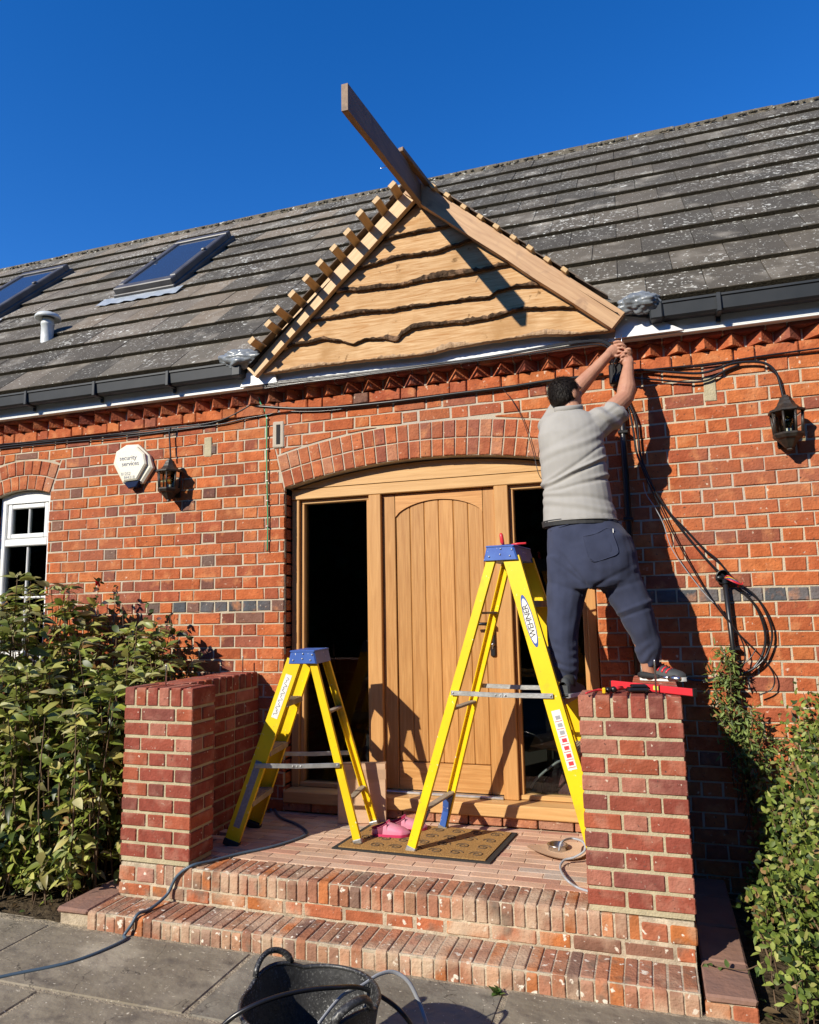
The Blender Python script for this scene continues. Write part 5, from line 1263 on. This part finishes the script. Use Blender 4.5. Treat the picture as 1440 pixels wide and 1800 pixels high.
# back pocket, laid on the surface by ray casting
dg = bpy.context.evaluated_depsgraph_get()
from mathutils.bvhtree import BVHTree
bv_ = BVHTree.FromObject(tr, dg); T0_ = wloc(t)
def onback(u, v, off=.003):
    o_ = CAM-T0_; d = ray(u, v).normalized(); h, nn_, i_, ds = bv_.ray_cast(o_, d)
    return (h+nn_*off+T0_) if h is not None else at(u, v, -.6)
pk = [(1025,943),(1048,938),(1071,928),(1079,945),(1086,966),(1084,974),(1070,980),(1046,987),(1036,981),(1030,962)]
m = MB(); cpk = onback(1055,960,.005); m.add([cpk]+[onback(u,v,.004) for u,v in pk], [[0,1+(i+1)%10,1+i] for i in range(10)], (1,1,1), 0, True)
m.tube(spline([onback(u,v,.003) for u,v in pk+[pk[0]]], 4), .0022, 5); m.build('back_pocket', M_navy, tr)
m = MB(); a = onback(1077,934,.006); m.cbox(tuple(a-Vector((.002,.001,.010))), tuple(a+Vector((.002,.001,.010))), 0); m.build('pocket_tag', M_paper, tr)
m = MB(); m.tube(spline([onback(u,v,.002) for u,v in [(968,933),(990,925),(1012,918),(1040,914),(1075,914),(1087,918)]]), .002, 5); m.build('waistband_seam', M_navy, tr)
m = MB(); rings(m, [(1.915,.905,-.475,.186,.144),(1.885,.912,-.475,.190,.147)]); 
rings_ = m.build('boxer_band', M_blackrub, t)
# shoes
def shoe(M_, nm, stripes):
    S = [(0,.024,.060),(.012,.031,.078),(.05,.034,.084),(.085,.037,.078),(.115,.040,.060),(.15,.043,.045),(.185,.040,.036),(.205,.028,.028),(.216,.010,.016)]
    def sec(x):
        for (a, w0, h0), (b_, w1, h1) in zip(S, S[1:]):
            if x <= b_: q = (x-a)/(b_-a); return w0+(w1-w0)*q, h0+(h1-h0)*q
        return S[-1][1:]
    m = MB(); m.grid(lambda u,v: M_@Vector((u*.216, -sec(u*.216)[0]*math.cos(math.pi*v), .016+sec(u*.216)[1]*math.sin(math.pi*v)**.7)), 26, 16)
    m.add([M_@Vector((0,sec(0)[0]*s_,z)) for z in (.01,.06) for s_ in (-1,1)], [[0,1,3,2]])
    up = m.build('shoe', M_shoe, t)
    m = MB(); m.grid(lambda u,v: M_@Vector((u*.222-.003, -(sec(min(u*.216,.216))[0]+.004), .001+.019*v)), 26, 1); m.grid(lambda u,v: M_@Vector((u*.222-.003, (sec(min(u*.216,.216))[0]+.004), .001+.019*v)), 26, 1)
    m.grid(lambda u,v: M_@Vector((u*.222-.003, (v-.5)*2*(sec(min(u*.216,.216))[0]+.004), .020)), 26, 2); m.grid(lambda u,v: M_@Vector((u*.222-.003, (v-.5)*2*(sec(min(u*.216,.216))[0]+.004), .001)), 26, 2)
    m.build('sole', M_paper, up)
    if stripes:
        for k in range(3):
            m = MB(); x0 = .088+k*.020
            for s_ in (-1, 1):
                q = []
                for i in range(5):
                    v = .10+i*.085; x = x0+i*.0055; w_, h_ = sec(x); q.append(M_@Vector((x, s_*(w_*math.cos(math.pi*v)+.0015), .016+h_*math.sin(math.pi*v)**.7)))
                m.tube(q, [(.0046,.0018)]*5, 6, up=tuple((M_.to_3x3()@Vector((1,0,0)))))
            m.build('stripe', M_redp, up)
    m = MB()
    for k in range(4): x = .095+k*.014; h_ = sec(x)[1]+.017; m.tube(spline([M_@Vector((x,-.016,h_-.003)), M_@Vector((x+.004,0,h_+.002)), M_@Vector((x,.016,h_-.003))], 3), .0022, 5)
    m.build('lace', M_blackrub, up)
    return up
M_shoe = mat('charcoal_shoe', (.045,.05,.052), rough=.7)
shR_M = Matrix.Translation((1.168,-.325,HP+.001))@Matrix.Rotation(rad(-14),4,'Z'); shoe(shR_M, 'r', True)
shL_M = Matrix.Translation((.800,-.570,1.036))@Matrix.Rotation(rad(72),4,'Z'); shoe(shL_M, 'l', False)
for p0, p1 in (((1.205,-.355,1.20),(1.208,-.345,1.135)), ((.812,-.487,1.15),(.818,-.520,1.085))):
    m = MB(); m.tube([p0, p1], .039, 16); m.build('sock', M_paper if p0[0] > 1 else M_blackrub, t)
o = MB(); o.tube([at(1092.5,588,-.185), at(1093.5,612,-.185)], .0032, 8, (1,1,1), 0); o.tube([at(1093.5,611,-.185), at(1095,628,-.185), at(1096,636,-.185)], [.007,.008,.008], 10, (1,1,1), 1)
tag(o.build('screwdriver', [M_steel, M_redp]), 'screwdriver with pale shaft held in both hands of the man', 'screwdriver')

# ------------------------------------------------------------------ plants
def leaf(mb, p, d, up, L_, w_, c, m=0, droop=.25, fold_=.25):
    d = d.normalized(); s_ = d.cross(up); s_ = s_.normalized() if s_.length > 1e-4 else d.orthogonal().normalized(); n_ = s_.cross(d)
    big_ = L_ > .055
    prof = ((0,.08),(.12,.55),(.32,.98),(.58,.88),(.82,.42),(1,0)) if big_ else ((0,.12),(.28,.92),(.65,.82),(1,0))
    vs = []; tw_ = R.uniform(-.3,.3)
    for t_, wk in prof:
        q = p+d*(L_*t_)-n_*(droop*L_*t_*t_)
        if wk == 0: vs.append(q)
        else: vs += [q+s_*(w_*wk/2)+n_*((fold_+tw_*t_)*w_*wk*.5), q, q-s_*(w_*wk/2)+n_*((fold_-tw_*t_)*w_*wk*.5)]
    k_ = len(prof)-2; fs = []
    for i in range(k_): a = i*3; fs += [[a,a+1,a+4,a+3],[a+1,a+2,a+5,a+4]]
    a = k_*3; fs += [[a,a+1,a+3],[a+1,a+2,a+3]]
    mb.add(vs, fs, c, m, True)
M_leafL = mat('broad_leaf', attr=True, rough=.42, spec=.45, trans=.35, var=(.75,.78,.7), vscale=25, vamt=.8)
M_leafR = mat('small_leaf', attr=True, rough=.5, spec=.3, trans=.3, var=(.75,.8,.7), vscale=40, vamt=.8)
M_stem = mat('woody_stem', (.16,.10,.055), rough=.85, var=(.09,.055,.03), vscale=30)
M_stemg = mat('green_stem', (.17,.17,.06), rough=.7)
def rv(s_=1): 
    return Vector((R.gauss(0,1), R.gauss(0,1), R.gauss(0,1))).normalized()*s_
LG = [((.33,.38,.065),6), ((.20,.25,.042),6), ((.50,.48,.13),5), ((.07,.105,.022),5), ((.50,.43,.14),2.5), ((.33,.18,.06),1.2), ((.60,.55,.28),1.2)]
def broad_shrub(n_st, xr, yr, hfun, label, name, tab, Ls, parent=None, grp=None, ws=.46, cat='shrub'):
    t = thing(name, label, cat, ((xr[0]+xr[1])/2, (yr[0]+yr[1])/2, 0), grp); sm_, lf = MB(), MB()
    for i in range(n_st):
        x = R.uniform(*xr); y = R.uniform(*yr); h_ = hfun(x, y)*R.uniform(.55,1.0)
        if h_ < .15: continue
        tabk = tab if R.random() < .75 else [(tuple(q_*.55 for q_ in c_), w_) for c_, w_ in tab]
        base = Vector((x+R.uniform(-.15,.15), y+R.uniform(-.1,.1), 0)); tip = Vector((x, y, h_)); mid = base.lerp(tip, .5)+Vector((R.uniform(-.06,.06),R.uniform(-.06,.06),0))
        q = spline([base, mid, tip], 8); sm_.tube(q, [.006-.0035*k_/16 for k_ in range(17)], 5)
        for k_ in range(3, 17):
            p = q[k_]; tipw = k_ == 16
            if not tipw and (k_ < 7 and R.random() < .35): continue
            a0 = R.uniform(0, 6.28); nn_ = 7 if tipw else 2; pale = R.random() < .35
            for j in range(nn_):
                a = a0+j*6.283/nn_+R.uniform(-.3,.3)
                d = Vector((math.cos(a), math.sin(a), R.uniform(-.45,.35) if not tipw else R.uniform(.1,.9))); L_ = R.uniform(*Ls)*(R.choice((.65,.85,1,1.1)) if not tipw else .95)
                if p.y > -.09 and d.y > 0: d.y *= -1
                cc_ = pick(tabk,.22)
                if tipw and pale: cc_ = pick([((.46,.46,.18),2),((.56,.54,.29),1),((.34,.38,.10),2)],.15)
                leaf(lf, p+d.normalized()*.02, d, Vector((-.3,-.6,.9))+rv(.45), L_, L_*ws*R.uniform(.85,1.15), cc_, 0, R.uniform(.15,.8), R.uniform(.05,.5))
    sm_.build('stems', M_stem, t); lf.build('foliage', M_leafL, t); return t
def hL(x, y):
    if y < -.98 and R.random() < .45: return R.uniform(.2,.7)
    if x < -2.32: return 1.62-.30*min(1,max(0,(-.45-y)/.7)) + .20*math.exp(-((x+2.62)/.18)**2)
    return 1.44-.30*min(1,max(0,(-.5-y)/.5))-.28*max(0,(x+1.75)/.3)
broad_shrub(290, (-3.5,-1.56), (-1.08,-.16), hL, 'broad-leaved green shrub with pale edged leaves left of the pier', 'leafy_shrub', LG, (.045,.12))
# rose with small dark leaves near the wall
t = thing('rose_bush', 'thin rose stems with small dark leaves and one red bloom by the wall', 'rose', (-2.0,-.2,0)); sm_, lf = MB(), MB()
RG = [((.07,.11,.04),5), ((.11,.15,.05),3), ((.12,.035,.03),3), ((.22,.26,.08),1.5)]
for (u, v, y) in [(176,1022,-.10),(205,1035,-.12),(215,1062,-.12),(232,1090,-.15),(262,1060,-.12),(272,1085,-.15),(300,1080,-.12),(330,1120,-.15),(312,1140,-.18),(250,1120,-.2),(352,1150,-.12),(190,1080,-.15),(285,1120,-.15),(240,1140,-.2),(320,1165,-.2)]:
    tip = at(u, v, y); q = spline([Vector((tip.x+R.uniform(-.2,.25),-.15,0)), Vector((tip.x+R.uniform(-.1,.1), y-.05, tip.z*.55)), tip], 10); sm_.tube(q, [.0045-.003*k_/20 for k_ in range(21)], 5)
    for k_ in range(8, 21):
        for j in range(3): 
            if R.random() < .78: leaf(lf, q[k_]+rv(.018), Vector((R.gauss(0,1),R.gauss(0,.6)-.3,R.gauss(0,.7))), rv(), R.uniform(.028,.052), R.uniform(.02,.032), pick(RG,.2), 0, .2, .2)
sm_.build('stems', M_stem, t); lf.build('foliage', M_leafR, t)
m = MB(); c = at(172,1026,-.10)
for k_ in range(9): leaf(m, c, rv()+Vector((0,-.2,.4)), rv(), .026, .022, (.5,.01,.03))
m.build('flower', mat('rose_petal', (.50,.012,.03), rough=.6), t)
# right shrub
RS = [((.20,.25,.045),6), ((.13,.18,.035),6), ((.31,.35,.08),4), ((.05,.085,.02),5), ((.44,.43,.14),2), ((.32,.19,.08),1.8)]
def twiggy(name, label, tips, per, Ls, ws, tab, cat='shrub', base_y=-.3, spread=.05, rad_=.004):
    t = thing(name, label, cat, tips[0][0]*1.0 if False else (tips[0][1].x, base_y, 0)); sm_, lf = MB(), MB()
    for b0, tip in tips:
        mid = b0.lerp(tip, .55)+Vector((R.uniform(-.06,.06), R.uniform(-.06,.06), .08)); q = spline([b0, mid, tip], 8); sm_.tube(q, [rad_*(1-.6*k_/16) for k_ in range(17)], 4)
        for k_ in range(4, 17):
            for j in range(per):
                p = q[k_]+rv(spread*R.random()**.5)
                if p.y > -.02: continue
                leaf(lf, p, rv()+Vector((0,-.2,.2)), Vector((-.4,-.8,.7))+rv(.8), R.uniform(*Ls), R.uniform(*Ls)*ws, pick(tab,.25), 0, R.uniform(0,.4), R.uniform(.05,.35))
    sm_.build('stems', M_stem, t); lf.build('foliage', M_leafR, t); return t
tips = []
for i in range(400):
    y = R.uniform(-1.25,-.12); x = R.uniform(1.66+.12*(y+.6), 2.75); h_ = min(1.12, .52+(x-1.62)*1.75)*R.uniform(.35,1.0)
    tips.append((Vector((x+R.uniform(-.04,.3), y+R.uniform(-.1,.1), 0)), Vector((x, y, h_))))
twiggy('small_leaved_shrub', 'dense small-leaved green shrub at the right edge beside the steps', tips, 6, (.020,.040), .60, RS, spread=.08, rad_=.005)
tips = []
for (u, v) in [(1265,1140),(1278,1150),(1290,1165),(1250,1170),(1262,1190),(1285,1200),(1255,1225),(1275,1240),(1300,1250),(1320,1245),(1335,1262),(1350,1285),(1285,1275),(1305,1290),(1330,1310),(1362,1320),(1290,1310),(1310,1335),(1345,1345),(1370,1300),(1262,1260),(1275,1290)]:
    tp = at(u, v, -.09-R.random()*.05); tips.append((Vector((1.60+R.uniform(-.03,.05), -.08, max(.2, tp.z-.35))), tp))
twiggy('wall_climber', 'feathery climber with narrow leaves growing up the black standpipe', tips, 4, (.028,.050), .24, [((.24,.30,.08),5),((.15,.21,.055),5),((.07,.10,.035),3),((.34,.16,.06),1.2)], 'climber', -.08, .05, .003)
tips = []
for i in range(90):
    y = R.uniform(-1.5,-.15); x = R.uniform(1.60+.1*(y+.6), 2.7); tips.append((Vector((x+R.uniform(-.1,.1), y+R.uniform(-.05,.05), 0)), Vector((x, y, R.uniform(.08,.32)))))
twiggy('low_groundcover_plant', 'low leafy undergrowth under the small-leaved shrub at the right edge', tips, 5, (.022,.042), .55, RS, 'plant', spread=.07, rad_=.003)
tips = []
for i in range(110):
    y = R.uniform(-1.22,-.2); x = R.uniform(-3.3,-1.64); tips.append((Vector((x+R.uniform(-.1,.1), y+R.uniform(-.04,.04), 0)), Vector((x, y, R.uniform(.08,.38)))))
twiggy('low_groundcover_plant', 'low leafy undergrowth at the foot of the left broad-leaved shrub', tips, 4, (.03,.07), .5, LG, 'plant', spread=.07, rad_=.003)
# small weeds and litter
t = thing('paving_weed', 'small green weed growing at the foot of the lower brick step', 'weed', tuple(atz(875,1752,.0))); lf = MB(); c = atz(876,1750,.0)
for k_ in range(12): leaf(lf, c+Vector((R.uniform(-.015,.015),R.uniform(-.01,.01),.005)), Vector((R.gauss(0,1),R.gauss(0,.5)-.2,R.uniform(.3,1.2))), Vector((0,0,1)), R.uniform(.03,.05), R.uniform(.018,.026), pick([((.10,.18,.04),3),((.18,.24,.07),1)]))
lf.build('foliage', M_leafR, t)
lf = MB()
for i in range(900):
    p = Vector((R.uniform(-3.4,-1.46), R.uniform(-1.2,-.05), R.uniform(0,.05))) if i % 3 else Vector((R.uniform(1.52,2.8), R.uniform(-1.45,-.05), R.uniform(0,.05)))
    leaf(lf, p, Vector((R.gauss(0,1),R.gauss(0,1),R.uniform(0,.5))), Vector((0,0,1))+rv(.3), R.uniform(.025,.06), R.uniform(.01,.03), pick([((.20,.13,.07),4),((.12,.08,.045),4),((.10,.14,.04),3),((.33,.27,.17),1)]))
tag(lf.build('leaf_litter', M_leafR), 'dead leaves and low growth scattered on the flower bed soil', 'leaf litter', None, 'stuff')
t = thing('trailing_sprig', 'thin leafy sprig trailing over the red edge slab at bottom right', 'sprig', (1.42,-.95,ZS)); sm_, lf = MB(), MB()
q = spline([atz(1345,1690,ZS+.05), atz(1310,1705,ZS+.03), atz(1270,1700,ZS+.01), atz(1238,1693,ZS+.01)], 8); sm_.tube(q, .0025, 5)
for k_ in (4,6,14,15,16,22,23,24): leaf(lf, q[k_], rv(), Vector((0,0,1)), .035, .02, (.12,.18,.05))
sm_.build('stems', M_stem, t); lf.build('foliage', M_leafR, t)
# added hedge out of view; keeps glass reflections dark and cuts sky fill
t = thing('added_hedge', 'added tall dark hedge out of view, darkening the glass reflections and sky fill', 'hedge', (-3,-13,0)); lf = MB()
def hz(x): return 6.0+.4*math.sin(x*.9)+.2*math.sin(x*2.3)+(1.6 if x > 6 else 0)
def hpos(s_, o): return (s_, -13+o) if -14 < s_ < 9 else ((9-o, -13+(s_-9)) if s_ >= 9 else (-14+o, -13+(-14-s_)))
for i in range(6500):
    x = R.uniform(-26,21.5); hp = hpos(x, R.uniform(-.3,.6)); p = Vector((hp[0], hp[1], R.uniform(0,1)**.8*(hz(x)+.3)))
    leaf(lf, p, rv(), rv(), R.uniform(.35,.6), R.uniform(.25,.4), pick([((.04,.07,.02),3),((.07,.11,.03),2)]))
m = MB()
for o_ in (-.1, -.8): m.grid(lambda u,v: Vector((*hpos(-26+47.5*u, o_), v*(hz(-26+47.5*u)-.3))), 95, 3)
m.build('branches', mat('dark_twigs', (.03,.035,.015), rough=1), t); lf.build('foliage', M_leafR, t)
